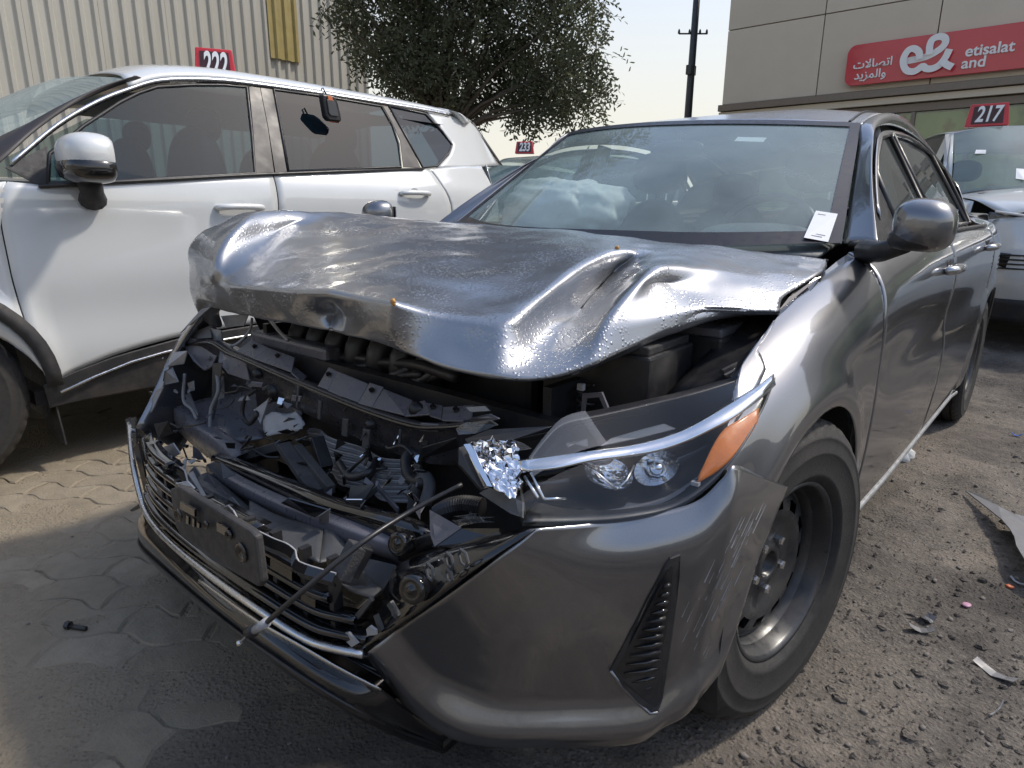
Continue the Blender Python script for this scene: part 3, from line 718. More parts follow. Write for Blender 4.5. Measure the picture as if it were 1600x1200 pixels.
# c-pillar and deck
for s in (1, -1):
    m_ = np.array([s, 1, 1])
    cp = patch([[np.array(rail[-1])*m_, gp(2.62, 1.195, .012)*m_, gp(2.52, 1.02, .012)*m_, np.array([SB(2.5, .985), 2.5, .985])*m_],
                [np.array([.53, 3.05, 1.17])*m_, np.array([.58, 2.95, 1.12])*m_, np.array([.68, 2.85, 1.05])*m_, np.array([SB(2.85, 1.0), 2.85, 1.0])*m_],
                [np.array([.56, 3.3, 1.075])*m_, np.array([.62, 3.28, 1.06])*m_, np.array([.70, 3.25, 1.04])*m_, np.array([SB(3.2, 1.0), 3.2, 1.0])*m_]], 16, 14)
    gridmesh('c_pillar', cp, MT['grey'], sed, .004, off=0)
gridmesh('rear_glass', patch([[raill[4], mid[4], rail[4]], [(-.53, 3.05, 1.17), (0, 3.10, 1.19), (.53, 3.05, 1.17)], [(-.55, 3.28, 1.07), (0, 3.34, 1.075), (.55, 3.28, 1.07)]], 16, 10), MT['glass'], sed)
gridmesh('trunk_lid', patch([[(-.72, 3.24, 1.03), (0, 3.33, 1.07), (.72, 3.24, 1.03)], [(-.76, 3.5, 1.03), (0, 3.62, 1.06), (.76, 3.5, 1.03)], [(-.74, 3.60, .85), (0, 3.70, .86), (.74, 3.60, .85)], [(-.74, 3.58, .3), (0, 3.68, .3), (.74, 3.58, .3)]], 20, 16), MT['grey'], sed, .004)
# --- side glass and frames
def glasspane(name, poly, mat, off=0, parent=sed, both=True):
    for s in ((1, -1) if both else (1,)):
        P = [gp(y, z, off)*np.array([s, 1, 1]) for y, z in poly]
        mesh(name, P, [tuple(range(len(P)))], mat, parent)
belt = lambda y: .966+.0125*(y-.5)
ft_ = [(y, z-.018) for y, z in frame_top]
def topz(y): return float(np.interp(y, [q[0] for q in ft_], [q[1] for q in ft_]))
w1 = [(.86, belt(.86)+.012)]+[(y, topz(y)-.012) for y in (.90, 1.0, 1.1, 1.2, 1.3, 1.385)]+[(1.405, belt(1.4)+.012)]
w2 = [(1.475, belt(1.47)+.012), (1.455, topz(1.455)-.012)]+[(y, topz(y)-.012) for y in (1.6, 1.75, 1.9, 2.05, 2.16)]+[(2.30, belt(2.3)+.012)]
w3 = [(2.35, belt(2.35)+.012), (2.20, topz(2.2)-.012), (2.3, topz(2.3)-.012), (2.40, topz(2.4)-.012), (2.46, belt(2.4)+.10), (2.45, belt(2.4)+.012)]
for wpoly in (w1, w2): glasspane('side_window', wpoly, MT['glass'], .004)
glasspane('quarter_window', w3, MT['tint'], .004)
def frame(poly, r, mat, name, parent=sed):
    for s in (1, -1):
        P = [gp(y, z, .009)*np.array([s, 1, 1]) for y, z in poly]; MB().tube(P+[P[0]], r, 6).build(name, mat, parent, True)
frame(w1, .010, MT['black'], 'window_seal'); frame(w2, .010, MT['black'], 'window_seal'); frame(w3, .009, MT['black'], 'window_seal')
for s in (1, -1):       # door frames: painted ring round the glass, black pillar between
    mm = np.array([s, 1, 1])
    band('door_frame', [gp(y, z, .013)*mm for y, z in ft_[1:]], [gp(y, z-.022, .010)*mm for y, z in ft_[1:]], MT['grey'], 40, bul=.003*s)
    plate('door_pillar', [gp(1.39, belt(1.4), .007)*mm, gp(1.375, topz(1.38), .007)*mm, gp(1.47, topz(1.47), .007)*mm, gp(1.49, belt(1.49), .007)*mm], MT['black'], sed, .003)
    plate('door_pillar', [gp(2.29, belt(2.3), .006)*mm, gp(2.15, topz(2.15)-.01, .006)*mm, gp(2.21, topz(2.21)-.01, .006)*mm, gp(2.36, belt(2.3), .006)*mm], MT['black'], sed, .003)
    plate('mirror_sail', [gp(.55, belt(.55)-.012, .010)*mm, gp(.70, topz(.70)+.008, .010)*mm, gp(.87, topz(.87), .008)*mm, gp(.87, belt(.87)-.006, .010)*mm], MT['black'], sed, .003)
    MB().tube([np.array([SB(y, belt(y)-.002), y, belt(y)-.0])*mm for y in np.linspace(.56, 2.48, 16)], .009, 6).build('belt_seal', MT['black'], sed, True)
# --- door handles, mirror
def handle(y, z, S, s, parent, mat, L=.20, out=.032, name='door_handle'):
    x0 = S(y, z); P = [(s*(S(y-L/2, z)+.002), y-L/2, z), (s*(x0+out*.8), y-L*.36, z+.004), (s*(x0+out), y, z+.006), (s*(x0+out*.8), y+L*.36, z+.004), (s*(S(y+L/2, z)+.002), y+L/2, z)]
    o = MB().tube(cr(P, 16), [.010]+[.0145]*14+[.010], 10).build(name, mat, parent, True)
    MB().lathe([(0, 0), (.030, .001), (.038, .0035), (.03, -.01)], (s*(x0-.004), y+.0, z-.004), (s, 0, 0), 18).build('handle_recess', MT['black'], o)
    return o
MT['handle'] = paint('bright_handle_paint', (.36, .36, .37), .85, .25, dirt=.1)
handle(1.29, .865, SB, 1, sed, MT['handle']); handle(2.30, .90, SB, 1, sed, MT['handle']); handle(1.29, .865, SB, -1, sed, MT['handle']); handle(2.30, .90, SB, -1, sed, MT['handle'])
def ell(name, c, rad, mat, parent, shape=None, n=24, m_=16, rot=None):
    V, F = [], []
    for i in range(m_+1):
        th = math.pi*i/m_
        for j in range(n):
            ph = 2*math.pi*j/n; d = np.array([math.sin(th)*math.cos(ph), math.sin(th)*math.sin(ph), math.cos(th)])
            e = np.sign(d)*np.abs(d)**.78
            q = e*np.array(rad)
            if shape: q = shape(q)
            if rot is not None: q = np.array(rot @ Vector(q))
            V.append(q+np.array(c))
    for i in range(m_):
        for j in range(n): F.append((i*n+j, (i+1)*n+j, (i+1)*n+(j+1) % n, i*n+(j+1) % n))
    return mesh(name, V, F, mat, parent, True)
def mirror_shape(q): 
    q = q.copy(); k = (q[1]+.075)/.15; q[2] *= .82+.25*k; q[0] *= .85+.2*k
    return q
mc = X(1443, 352, .95)
for s in (1, -1):
    c = np.array([s*mc[0], mc[1], mc[2]])
    def msh(q, s=s):
        k = (q[1]+.065)/.13
        return np.array([q[0]*(.86+.2*k), min(q[1], .042)+.02*q[0]*s*-1, q[2]*(.84+.22*k)-.06*q[0]*s])
    cap = ell('side_mirror', c, (.064, .058, .060), MT['grey'], sed, msh, 36, 24)
    MB().prism([(c[0]-.05, c[1]+.052, c[2]-.032), (c[0]+.05, c[1]+.052, c[2]-.034), (c[0]+.052, c[1]+.052, c[2]+.034), (c[0]-.05, c[1]+.052, c[2]+.036)], (0, 1, 0), .004).build('mirror_glass', MT['reflector'], cap)
    ell('mirror_lower_shell', c+np.array([-.008*s, .004, -.030]), (.058, .052, .026), MT['black'], cap, None, 28, 14)
    MB().tube([np.array([s*(SB(.62, .94)-.01), mc[1]+.12, .952]), np.array([s*.86, mc[1]+.07, .955]), c+np.array([-.03*s, .01, -.042])], [.030, .024, .020], 14).build('mirror_arm', MT['black'], cap, True)
# --- crumpled hood: a control net of folds, read from the photo, subdivided with creases
def H(u, v, y=None, x=None): return Y(u, v, y) if y is not None else X(u, v, x)
N = [
 # c-1                  c0                 c1                c2                c3               c4               c5               c6               c7               c8               c9
 [H(372,326,x=-.74), H(412,320,x=-.70), H(505,322,x=-.71), H(600,331,x=-.72), H(690,341,.50), H(830,353,.36), H(955,366,.31), H(1020,374,.31), H(1110,382,.33), H(1200,392,.38), H(1292,404,.45)],
 [H(335,343,x=-.765), H(386,341,-.35), H(470,338,-.12), H(580,345,.07), H(680,354,.19), H(830,368,.20), H(962,385,.05), H(1003,395,.07), H(1065,396,.14), H(1170,408,.24), H(1290,417,.36)],
 [H(299,374,x=-.78), H(339,393,-.48), H(420,372,-.28), H(530,380,-.24), H(650,388,-.15), H(775,400,-.08), H(893,424,-.17), H(965,417,.07), H(1032,407,-.10), H(1130,431,.06), H(1283,431,.25)],
 [H(286,410,x=-.80), H(336,432,-.51), H(400,418,-.43), H(500,425,-.43), H(622,432,-.37), H(730,443,-.30), H(838,470,-.35), H(928,460,-.03), H(1000,443,-.21), H(1041,437,-.07), H(1217,462,.08)],
 [H(289,443,x=-.775), H(333,447,-.475), H(379,449,-.515), H(470,456,-.545), H(614,474,-.555), H(695,498,-.47), H(790,515,-.455), H(880,524,-.25), H(945,499,-.33), H(1098,482,-.10), H(1217,486,.05)],
 [H(316,475,x=-.73), H(352,484,-.475), H(392,492,-.49), H(500,512,-.515), H(616,540,-.535), H(690,574,-.53), H(770,588,-.50), H(843,597,-.455), H(930,566,-.37), H(1096,487,-.10), H(1215,490,.05)],
]
N = [list(map(np.array, r)) for r in N]
# extra fold lines inside the net: a dent column and a row across the crushed front lip
RL = [0, 1, 2, 3, 4, 4.5, 5]; CL = [-1, 0, 1, 2, 2.4, 2.7, 3, 4, 5, 6, 7, 8, 9]
for r in N:
    a, b = r[3], r[4]; r[4:4] = [a*.62+b*.38, a*.30+b*.70]
N[4][4] = H(515, 458, -.555); N[4][5] = H(556, 465, -.545); N[5][4] = H(518, 515, -.505); N[5][5] = H(560, 526, -.535)
lipm = [(a*.5+b*.5)+np.array([0, -.012, 0]) for a, b in zip(N[4], N[5])]
lipm[4] = H(524, 488, -.475); lipm[5] = H(556, 494, -.550); lipm[3] = lipm[3]+np.array([0, -.012, 0]); lipm[2] = lipm[2]+np.array([0, .02, 0])
for k in range(7, 13): lipm[k] = (N[4][k]+N[5][k])/2
lipm[7] = lipm[7]+np.array([0, .02, -.012]); lipm[9] = lipm[9]+np.array([0, -.006, .004])
N.insert(5, lipm)
top = [p+(np.array([-.06, .03, -.09]) if i < 7 else np.array([0, .05, -.02])) for i, p in enumerate(N[0])]
flange = [p+np.array([0, .035, -.006]) for p in N[-1]]
NR = [[r[0]+np.array([-.05, .05, -.08])]+list(r) for r in [top]+N+[flange]]
nr, nc = len(NR), len(NR[0])
V = [p for r in NR for p in r]; Fh = [(j*nc+i, (j+1)*nc+i, (j+1)*nc+i+1, j*nc+i+1) for j in range(nr-1) for i in range(nc-1)]
hood = mesh('hood', V, Fh, MT['greydrops_sky'], sed, True)
me = hood.data; cr_at = me.attributes.new('crease_edge', 'FLOAT', 'EDGE')
def vi(ri, ci): return (ri+1)*nc+ci+1
want = {}
def cre(path, val):
    for (ra, ca_), (rb, cb_) in zip(path[:-1], path[1:]):
        a, b, c, d = RL.index(ra), CL.index(ca_), RL.index(rb), CL.index(cb_)
        while (a, b) != (c, d):
            a2, b2 = a+(c > a)-(c < a), b+(d > b)-(d < b); want[frozenset((vi(a, b), vi(a2, b2)))] = val; a, b = a2, b2
cre([(4, 0), (4, 3)], .8); cre([(4, 3), (5, 3)], 1.); cre([(4, 3), (4, 4)], .7); cre([(5, -1), (5, 9)], .95)
cre([(0, 0), (4, 0)], .85); cre([(1, -1), (3, -1)], .6); cre([(1, 1), (4, 1)], .6)
cre([(1, 5), (4, 5)], .85); cre([(2, 7), (5, 7)], .9); cre([(1, 5), (1, 6), (4, 6)], .7); cre([(4, 5), (5, 5)], .4)
cre([(2, 7), (2, 8)], .4); cre([(3, 7), (3, 8), (4, 8), (5, 8)], .9); cre([(4, 8), (4, 9)], .85); cre([(2, 9), (4, 9)], .85); cre([(4.5, 2.4), (4.5, 2.7)], .5); cre([(4, 2.4), (5, 2.4)], .75); cre([(4, 4), (4, 5)], .45)
for e in me.edges:
    k = frozenset(e.vertices)
    if k in want: cr_at.data[e.index].value = want[k]
subd(hood, 4)
tx = bpy.data.textures.new('dents', 'CLOUDS'); tx.noise_scale = .16; tx.noise_depth = 2
dm = hood.modifiers.new('dents', 'DISPLACE'); dm.texture = tx; dm.strength = .013; dm.mid_level = .5; dm.texture_coords = 'GLOBAL'
solid(hood, .004, 1)
# inner hood skin, dark
for a, b in (((614, 472), -.560), ((1036, 424), -.075), ((964, 388), .04), ((1045, 445), -.08)):
    c = Y(*a, b)
    ell('sealant_tear', c, (.0055, .004, .006), MT['sealant'], hood, lambda q: q*(1+.3*np.sin(9*q[::-1]*100)), 10, 8)
# hinge side gutter between hood and fender
gut = MB(); 
Pg = [(.735, .45, .90), (.745, .2, .845), (.74, .0, .80), (.73, -.18, .735)]
gridmesh('fender_gutter', patch([[(.81, .46, .925), (.805, .2, .872), (.80, .0, .82), (.79, -.17, .752)], [(.755, .46, .895), (.755, .2, .835), (.75, .0, .785), (.735, -.18, .72)], [(.69, .46, .90), (.69, .2, .83), (.68, .0, .78), (.66, -.18, .70)]], 16, 8), MT['black'], sed, .003)
plate('torn_side_flap', [Y(*q, b) for q, b in (((1290, 404), .44), ((1283, 432), .26), ((1270, 470), .20), ((1222, 490), .09), ((1217, 462), .09), ((1250, 440), .2))], MT['gloss'], hood, .003)
plate('gap_shade', [Y(*q, b) for q, b in (((1293, 404), .425), ((1290, 432), .30), ((1272, 466), .20), ((1250, 497), .105), ((1228, 526), .005), ((1217, 542), -.06), ((1205, 548), -.085), ((1207, 520), -.02), ((1216, 486), .06), ((1240, 455), .15), ((1280, 434), .25))], MT['gloss'], hood, .003)  # added black sheet standing in for the dark open gap beside the fender
# --- front bumper, driver side: bent sheet from grille corner to wheel arch
bt = [Y(838, 827, -.665), Y(900, 821, -.605), Y(962, 812, -.545), Y(1032, 800, -.487), Y(1092, 781, -.437), Y(1147, 727, -.385)]
bt.append(np.array([SB(-.33, .50)+.004, -.318, .487]))
bb_ = [Y(569, 1022, -.775), Z(640, 1110, .215), Z(722, 1160, .175), Z(860, 1168, .165), Z(990, 1163, .175), X(1072, 1118, .862), X(1126, 1052, .888)]
ae = [bt[-1], X(1205, 825, .906), X(1178, 890, .903), X(1160, 960, .898), bb_[-1]]
bt[-1] = X(1231, 761, .908); ae[0] = bt[-1]
bt[5:6] = [Y(1128, 748, -.404), bt[5], X(1188, 743, .897)]; nb_ = (bb_[4]*.45+bb_[5]*.55)
bb_ = bb_[:5]+[nb_, bb_[5], (bb_[5]+bb_[6])/2, bb_[6]]
bt = np.array(bt); bb_ = np.array(bb_)
T5 = [0, .10, .22, .42, .60, .72, .80, .90, 1.]
bul = [0, .028, .034, .028, .014, .004, .000, .016, .0]
nrm_ = [np.array([.25, -.97, 0]), np.array([.42, -.9, 0]), np.array([.58, -.81, 0]), np.array([.70, -.71, 0]), np.array([.8, -.6, 0]), np.array([.88, -.45, 0]), np.array([.92, -.38, 0]), np.array([.97, -.2, 0]), np.array([1, 0, 0])]
aeL = lin(ae, 9); rows = []
for k, t in enumerate(T5):
    r = []
    for c in range(9):
        p = bt[c]*(1-t)+bb_[c]*t
        if c == 8: p = aeL[int(round(t*8))]*1.0; s_ = 0
        else: s_ = [1.05, 1.15, 1.2, 1.2, 1.0, .8, .6, .3][c]
        r.append(p+nrm_[c]*bul[k]*s_)
    rows.append(r)
BG = patch(rows, 76, 60)
MT['greybump'] = paint('grey_bumper_paint', (.165, .167, .175), .85, .28, coatr=.015, dirt=.10, flake=.22, scratch=True)
bump = gridmesh('front_bumper', BG, MT['greybump'], sed, .004, flip=True, off=-1)
bumpV = BG.reshape(-1, 3)
def onB(u, v, off=.0):
    """point of the bumper skin seen at a pixel (nearest ray distance), pushed out along its normal"""
    r = ray(u, v); r = r/np.linalg.norm(r)
    F_ = []; best = None
    d = bumpV-CAM; tt = d @ r; dist = np.linalg.norm(d-tt[:, None]*r, axis=1)
    idx = np.argsort(dist)[:6]; wgt = 1/(dist[idx]+1e-4); t = (tt[idx]*wgt).sum()/wgt.sum()
    return CAM+r*(t-off)
# side vent: dark recess frame with slats
ov = [(1063, 868), (1048, 874), (1038, 888), (1012, 937), (984, 990), (954, 1048), (972, 1072), (994, 1094), (1014, 1113), (1028, 1112), (1035, 1092), (1041, 1060), (1050, 1000), (1057, 945), (1062, 900)]
vent = bpy.data.objects.new('side_vent', None); 
P = [onB(*q, .005) for q in ov]
vent = plate('side_vent', P, MT['blackrough'], bump, .004)
inn = [(1052, 886), (1042, 894), (1016, 944), (990, 995), (963, 1047), (992, 1081), (1016, 1101), (1024, 1088), (1033, 1050), (1040, 990), (1046, 945), (1050, 905)]
mesh('vent_recess', [onB(*q, .0065) for q in inn], [tuple(range(len(inn)))], MT['black'], vent)
for k in range(13):
    t = (k+.8)/13.6; v = 905+t*182
    xl = float(np.interp(v, [886, 945, 1047, 1081, 1101], [1046, 1016, 964, 992, 1014])); xr = float(np.interp(v, [886, 945, 990, 1050, 1101], [1051, 1045, 1038, 1031, 1021]))
    a, b = onB(xl+4+6*t, v+3, .009), onB(xr-2, v-3-4*t, .012)
    MB().tube([a, (a*.4+b*.6)+np.array([.002, -.003, .001]), b], [.0015, .0042, .003], 6).build('slat', MT['gloss'] if k % 4 else MT['black'], vent, True)
MB().tube([onB(*q, .006) for q in [(954, 1048), (972, 1074), (996, 1098), (1016, 1115), (1028, 1113)]], .0035, 6).build('vent_rim', MT['grey'], vent, True)
# scuffs where the paint is scraped to primer
MT['scuff'] = simple('scraped_primer', (.26, .255, .25), .7, var=.5)
sc_ = MB(); scn = 0
for k in range(46):
    t = random.random(); u0 = 1185-95*t+random.gauss(0, 9+9*t); v0 = 780+210*t+random.gauss(0, 12)
    L = random.uniform(8, 46)*(1.2-t*.5); a = onB(u0, v0, .0035); b = onB(u0-L*.42, v0+L*.9, .0035)
    d = b-a; 
    if np.linalg.norm(d) > .09 or (a-CAM) @ FW < .4: continue
    wv = np.cross(d, a-CAM); wv = wv/np.linalg.norm(wv)*random.uniform(.0003, .0011)
    sc_.add([a-wv*.3, b-wv, b+wv, a+wv*.3], [(0, 1, 2, 3)]); scn += 1
tag(sc_.build('paint_scuffs', MT['scuff'], bump), kind='stuff')
# --- headlight, driver side
lo = [K3(470, 752), K3(700, 748), K3(900, 733), K3(1100, 688), K3(1250, 590), K3(1375, 452), K3(1478, 265), K3(1522, 150)]
up = [K3(440, 560), K3(560, 400), K3(640, 330), K3(800, 295), K3(1000, 250), K3(1200, 200), K3(1400, 138), K3(1505, 108)]
yl = [-.675, -.605, -.545, -.475, -.415, -.350, -.245, -.160]
yu = [-.640, -.565, -.520, -.455, -.375, -.300, -.210, -.150]
LO = [Y(*q, y) for q, y in zip(lo, yl)]; UPP = [Y(*q, y) for q, y in zip(up, yu)]
hl = bpy.data.objects.new('headlight', None)
MIDL = [(a+b)/2+np.array([.5, -.8, .3])*.022 for a, b in zip(LO, UPP)]
LG = patch([LO, MIDL, UPP], 44, 22)
BACK = [np.array([-.10, .16, .03])]*8
hb = patch([[p+np.array([-.004, .006, .002]) for p in LO], [p+np.array([-.055, .10, 0]) for p in LO], [(a+b)/2+np.array([-.08, .13, 0]) for a, b in zip(LO, UPP)], [p+np.array([-.05, .085, -.02]) for p in UPP], [p+np.array([-.004, .006, -.002]) for p in UPP]], 40, 20)
hl = gridmesh('headlight', hb, MT['black'], sed, .003, off=0)
lens_lo = gridmesh('lens', LG[:13], MT['lens'], hl)
gridmesh('lens', LG[12:, 14:]+np.array([.0005, -.0005, .0005]), MT['lens'], hl)
# torn upper lens piece
gridmesh('cracked_lens_flap', LG[13:, 2:15]+np.array([-.002, .012, .012]), MT['brokenlens'], hl)
def hin(u, v, off):     # inside the lamp, 'off' metres behind the lens skin
    r = ray(u, v); r = r/np.linalg.norm(r); d = LG.reshape(-1, 3)-CAM; tt = d @ r; dist = np.linalg.norm(d-tt[:, None]*r, axis=1)
    idx = np.argsort(dist)[:5]; wg = 1/(dist[idx]+1e-4); return CAM+r*((tt[idx]*wg).sum()/wg.sum()+off)
cu_ = [K3(452, 490), K3(600, 468), K3(740, 448), K3(900, 428), K3(1020, 402), K3(1130, 365), K3(1240, 308), K3(1350, 240), K3(1450, 180), K3(1518, 128)]
cl_ = [K3(468, 516), K3(610, 500), K3(750, 472), K3(900, 452), K3(1030, 430), K3(1145, 392), K3(1250, 342), K3(1360, 282), K3(1462, 205), K3(1520, 150)]
gridmesh('chrome_strip', patch([[hin(q[0], q[1]-4, .014) for q in cu_], [hin((a[0]+b[0])/2, (a[1]+b[1])/2+1, .009) for a, b in zip(cu_, cl_)], [hin(q[0]+1, q[1]+5, .012) for q in cl_]], 40, 6), MT['chrome'], hl, .003, off=0)
# black inner bezel under the strip, with two reflector bowls
gridmesh('inner_bezel', patch([[hin(*q, .024) for q in cl_[:9]], [hin(q[0]-4, q[1]+26, .075) for q in cl_[:9]], [hin(*q, .030) for q in (K3(490, 742), K3(600, 735), K3(720, 722), K3(860, 705), K3(980, 680), K3(1090, 640), K3(1200, 560), K3(1320, 440), K3(1430, 280))]], 34, 14), MT['gloss'], hl, .002, off=0)
def bowl(name, cu, cv, au, av, off, depth, tilt, mat, n=28, rings=8):
    c = hin(cu, cv, off); e1 = hin(cu+au, cv, off)-c; e2 = hin(cu+au*tilt, cv-av, off)-c; ax = (c-CAM)/np.linalg.norm(c-CAM)
    V, F = [], []
    for i in range(rings+1):
        r = 1-i/rings
        for j in range(n): a = 2*math.pi*j/n; V.append(c+(e1*math.cos(a)+e2*math.sin(a))*r+ax*depth*(1-r*r))
    for i in range(rings):
        for j in range(n): F.append((i*n+j, i*n+(j+1) % n, (i+1)*n+(j+1) % n, (i+1)*n+j))
    o = mesh(name, V, F, mat, hl, False); return o, c, ax
m = NT('faceted_reflector'); vr = m.n('TexVoronoi'); vr.inputs['Scale'].default_value = 70; m.l(m.pos(), vr.inputs['Vector'])
m.set(Base_Color=(.80, .81, .84), Metallic=1., Roughness=.08, Normal=m.bump(vr.outputs['Distance'], .5, .006)); MT['facet'] = m.m
o1, c1_, ax1 = bowl('reflector_bowl', *K3(1030, 510), 34, 27, .030, .038, .25, MT['reflector'])
o2, c2_, ax2 = bowl('reflector_bowl', *K3(830, 530), 36, 25, .032, .03, -.3, MT['facet'])
o3, c3_, ax3 = bowl('reflector_bowl', *K3(985, 470), 14, 14, .034, .02, 0, MT['reflector'])
MB().lathe([(0, .0), (.010, .001), (.012, -.006), (.008, -.016), (0, -.018)], c1_+ax1*.026, ax1, 14).build('bulb_cap', MT['chrome'], o1, True)
MB().tube([hin(*K3(720, 478), .03), hin(*K3(790, 540), .028), hin(*K3(862, 600), .026)], .0022, 6).build('reflector_rim', MT['satin'], o2, True)
MB().tube([hin(*K3(862, 600), .026), hin(*K3(905, 560), .026), hin(*K3(935, 500), .028)], .0015, 6).build('reflector_rim', MT['satin'], o2, True)
# inner signal module, faceted, tilted where the lamp broke
mod = [[hin(*K3(250, 405), .03), hin(*K3(330, 395), .035), hin(*K3(440, 400), .04)], [hin(*K3(300, 500), .05), hin(*K3(370, 490), .06), hin(*K3(460, 480), .05)], [hin(*K3(350, 590), .03), hin(*K3(430, 625), .035), hin(*K3(470, 560), .03)]]
gridmesh('signal_module', patch(mod, 14, 12)+rng.normal(size=(12, 14, 3))*.0022, MT['facet'], hl, .002, smooth=False, off=0)
for a, b in ((K3(480, 545), K3(535, 635)), (K3(505, 530), K3(560, 640)), (K3(560, 640), K3(650, 636)), (K3(262, 420), K3(330, 580)), (K3(232, 412), K3(312, 585))):
    MB().tube([hin(*a, .012), hin(*b, .010)], .0024, 6).build('chrome_rib', MT['chrome'], hl, True)
plate('lamp_end_trim', [hin(*q, .006) for q in (K3(225, 412), K3(252, 408), K3(345, 588), K3(322, 585))], MT['chrome'], hl, .004)
plate('lamp_bracket', [hin(*q, .02) for q in (K3(205, 425), K3(235, 415), K3(330, 590), K3(300, 600), K3(205, 490))], MT['black'], hl, .012)
am = [K3(1310, 352), K3(1452, 262), K3(1446, 322), K3(1400, 400), K3(1345, 470), K3(1260, 535), K3(1198, 566), K3(1212, 530), K3(1262, 420)]
amu = [K3(1205, 548), K3(1262, 420), K3(1310, 350), K3(1380, 306), K3(1453, 262)]; aml = [K3(1200, 570), K3(1275, 528), K3(1345, 468), K3(1405, 392), K3(1448, 318)]
amo = gridmesh('turn_signal', patch([[hin(*q, .010) for q in amu], [hin((a[0]+b[0])/2, (a[1]+b[1])/2, .007) for a, b in zip(amu, aml)], [hin(*q, .010) for q in aml]], 24, 10), MT['amber'], hl, .004, off=0)
MB().box(hin(*K3(1192, 574), .012), (.012, .008, .006)).build('tab', MT['palefrag'], hl)
# lens tip lying loose on top + bracket under it
plate('lens_fragment', [Y(*K1(a, b), y) for a, b, y in ((1420, 560, -.575), (1450, 535, -.57), (1560, 525, -.56), (1590, 545, -.55), (1500, 580, -.57), (1430, 585, -.58))], MT['brokenlens'], hl, .008)
plate('lamp_upper_bracket', [Y(*K3(a, b), y) for a, b, y in ((230, 390, -.57), (330, 350, -.545), (600, 335, -.50), (880, 280, -.42), (1000, 262, -.37), (640, 350, -.505), (420, 395, -.55), (250, 415, -.575))], MT['black'], hl, .01)
plate('bezel_shard', [Y(*K3(a, b), y) for a, b, y in ((290, 615, -.63), (330, 590, -.625), (470, 650, -.655), (468, 715, -.67), (420, 700, -.665))], MT['duct'], hl, .004)
# bright reflection strip of broken top lens
sh = [((430, 392), (480, 410), (510, 430), (440, 440)), ((655, 405), (740, 388), (745, 420), (690, 410), (660, 425)), ((800, 415), (840, 385), (960, 350), (1060, 325), (1110, 345), (950, 385))]
for s_ in sh: plate('lens_shard', [hin(*K3(*q), -.002+.003*i) for i, q in enumerate(s_)], MT['brokenlens'], hl, .003)
# --- lower front: splitter, bright lower strip, grille bars, plate holder
def P1(a, b, y): return Y(*K1(a, b), y)
def P2(a, b, y): return Y(*K2(a, b), y)
strip_px = [(202, 662, -.60), (207, 720, -.70), (222, 785, -.755), (240, 820, -.78), (275, 856, -.805), (330, 900, -.825), (405, 953, -.83), (480, 1000, -.815), (530, 1015, -.80), (568, 1022, -.782)]
strip = [Y(*q) for q in strip_px]
grl = MB().tube(cr(strip, 60), .0075, 8).build('lower_grille', MT['satin'], sed, True)
SC = cr(strip[2:], 50)
def shifted(dz, dy, k0=0, k1=50): return [SC[i]+np.array([0, dy, dz]) for i in range(k0, k1)]
for k, (dz, dy, e0, e1) in enumerate(((.020, .004, 0, 50), (.048, .010, 1, 48), (.078, .012, 2, 44), (.108, .014, 2, 40), (.140, .018, 3, 34), (.172, .02, 3, 14))):
    Q = shifted(dz, dy, e0, e1)
    gridmesh('grille_bar', np.array([[q+np.array([0, .030, .006]), q+np.array([0, .002, .006]), q+np.array([0, 0, 0]), q+np.array([0, .004, -.007]), q+np.array([0, .030, -.010])] for q in Q]), MT['gloss'], grl, .002, off=0)
for k in range(11):          # uprights linking the bars
    i = 3+k*4
    a = SC[i]; MB().box(tuple(a+np.array([0, .030, .075])), (.012, .018, .15)).build('grille_upright', MT['black'], grl)
for (a, b, c, d) in ((4, 6, .052, .076), (8, 10, .082, .106), (12, 15, .055, .074), (20, 23, .084, .104), (30, 33, .052, .074), (35, 38, .083, .103), (27, 29, .112, .135), (39, 41, .05, .07)):
    plate('grille_mesh_blank', [SC[a]+np.array([0, .014, c]), SC[b]+np.array([0, .014, c]), SC[b]+np.array([0, .016, d]), SC[a]+np.array([0, .016, d])], MT['gloss'] if a % 2 else MT['duct'], grl, .004)
# splitter
so_px = [(196, 800, -.66), (217, 850, -.745), (229, 866, -.775), (300, 930, -.82), (367, 985, -.84), (430, 1030, -.84), (499, 1076, -.83), (560, 1112, -.80), (640, 1150, -.745), (716, 1172, -.68)]
so_px = [(219, 838, -.72), (217, 850, -.745), (231, 868, -.775), (300, 930, -.82), (367, 985, -.84), (430, 1030, -.84), (499, 1076, -.825), (560, 1112, -.79), (630, 1146, -.70), (690, 1166, -.63)]
sin_px = [(226, 800, -.735), (232, 812, -.752), (246, 830, -.772), (320, 897, -.805), (400, 957, -.818), (470, 1003, -.808), (530, 1040, -.79), (596, 1077, -.755), (645, 1115, -.69), (700, 1152, -.63)]
OUT = [Y(*q) for q in so_px]; INN = [Y(*q) for q in sin_px]
MIDS = [(a*.45+b*.55)+np.array([0, -.012, .004]) for a, b in zip(OUT, INN)]
BOT = [p+np.array([0, .012, -.022]) for p in OUT]; BB = [p+np.array([-.02, .16, -.02]) for p in OUT]
lip = gridmesh('splitter', patch([INN, MIDS, [p+np.array([0, .004, .004]) for p in OUT], OUT, BOT, BB], 60, 22), MT['gloss'], sed, .003, off=0)
MB().tube(cr([p+np.array([0, -.001, .003]) for p in OUT], 50), .0028, 6).build('splitter_edge', MT['black'], lip, True)
gridmesh('lower_valance', patch([[p+np.array([0, .0, -.004]) for p in strip[2:]], [p+np.array([0, .035, -.03]) for p in strip[2:]], [INN[min(9, i+1)]+np.array([0, .02, .0]) for i in range(8)]], 40, 8), MT['gloss'], lip, .003, off=0)
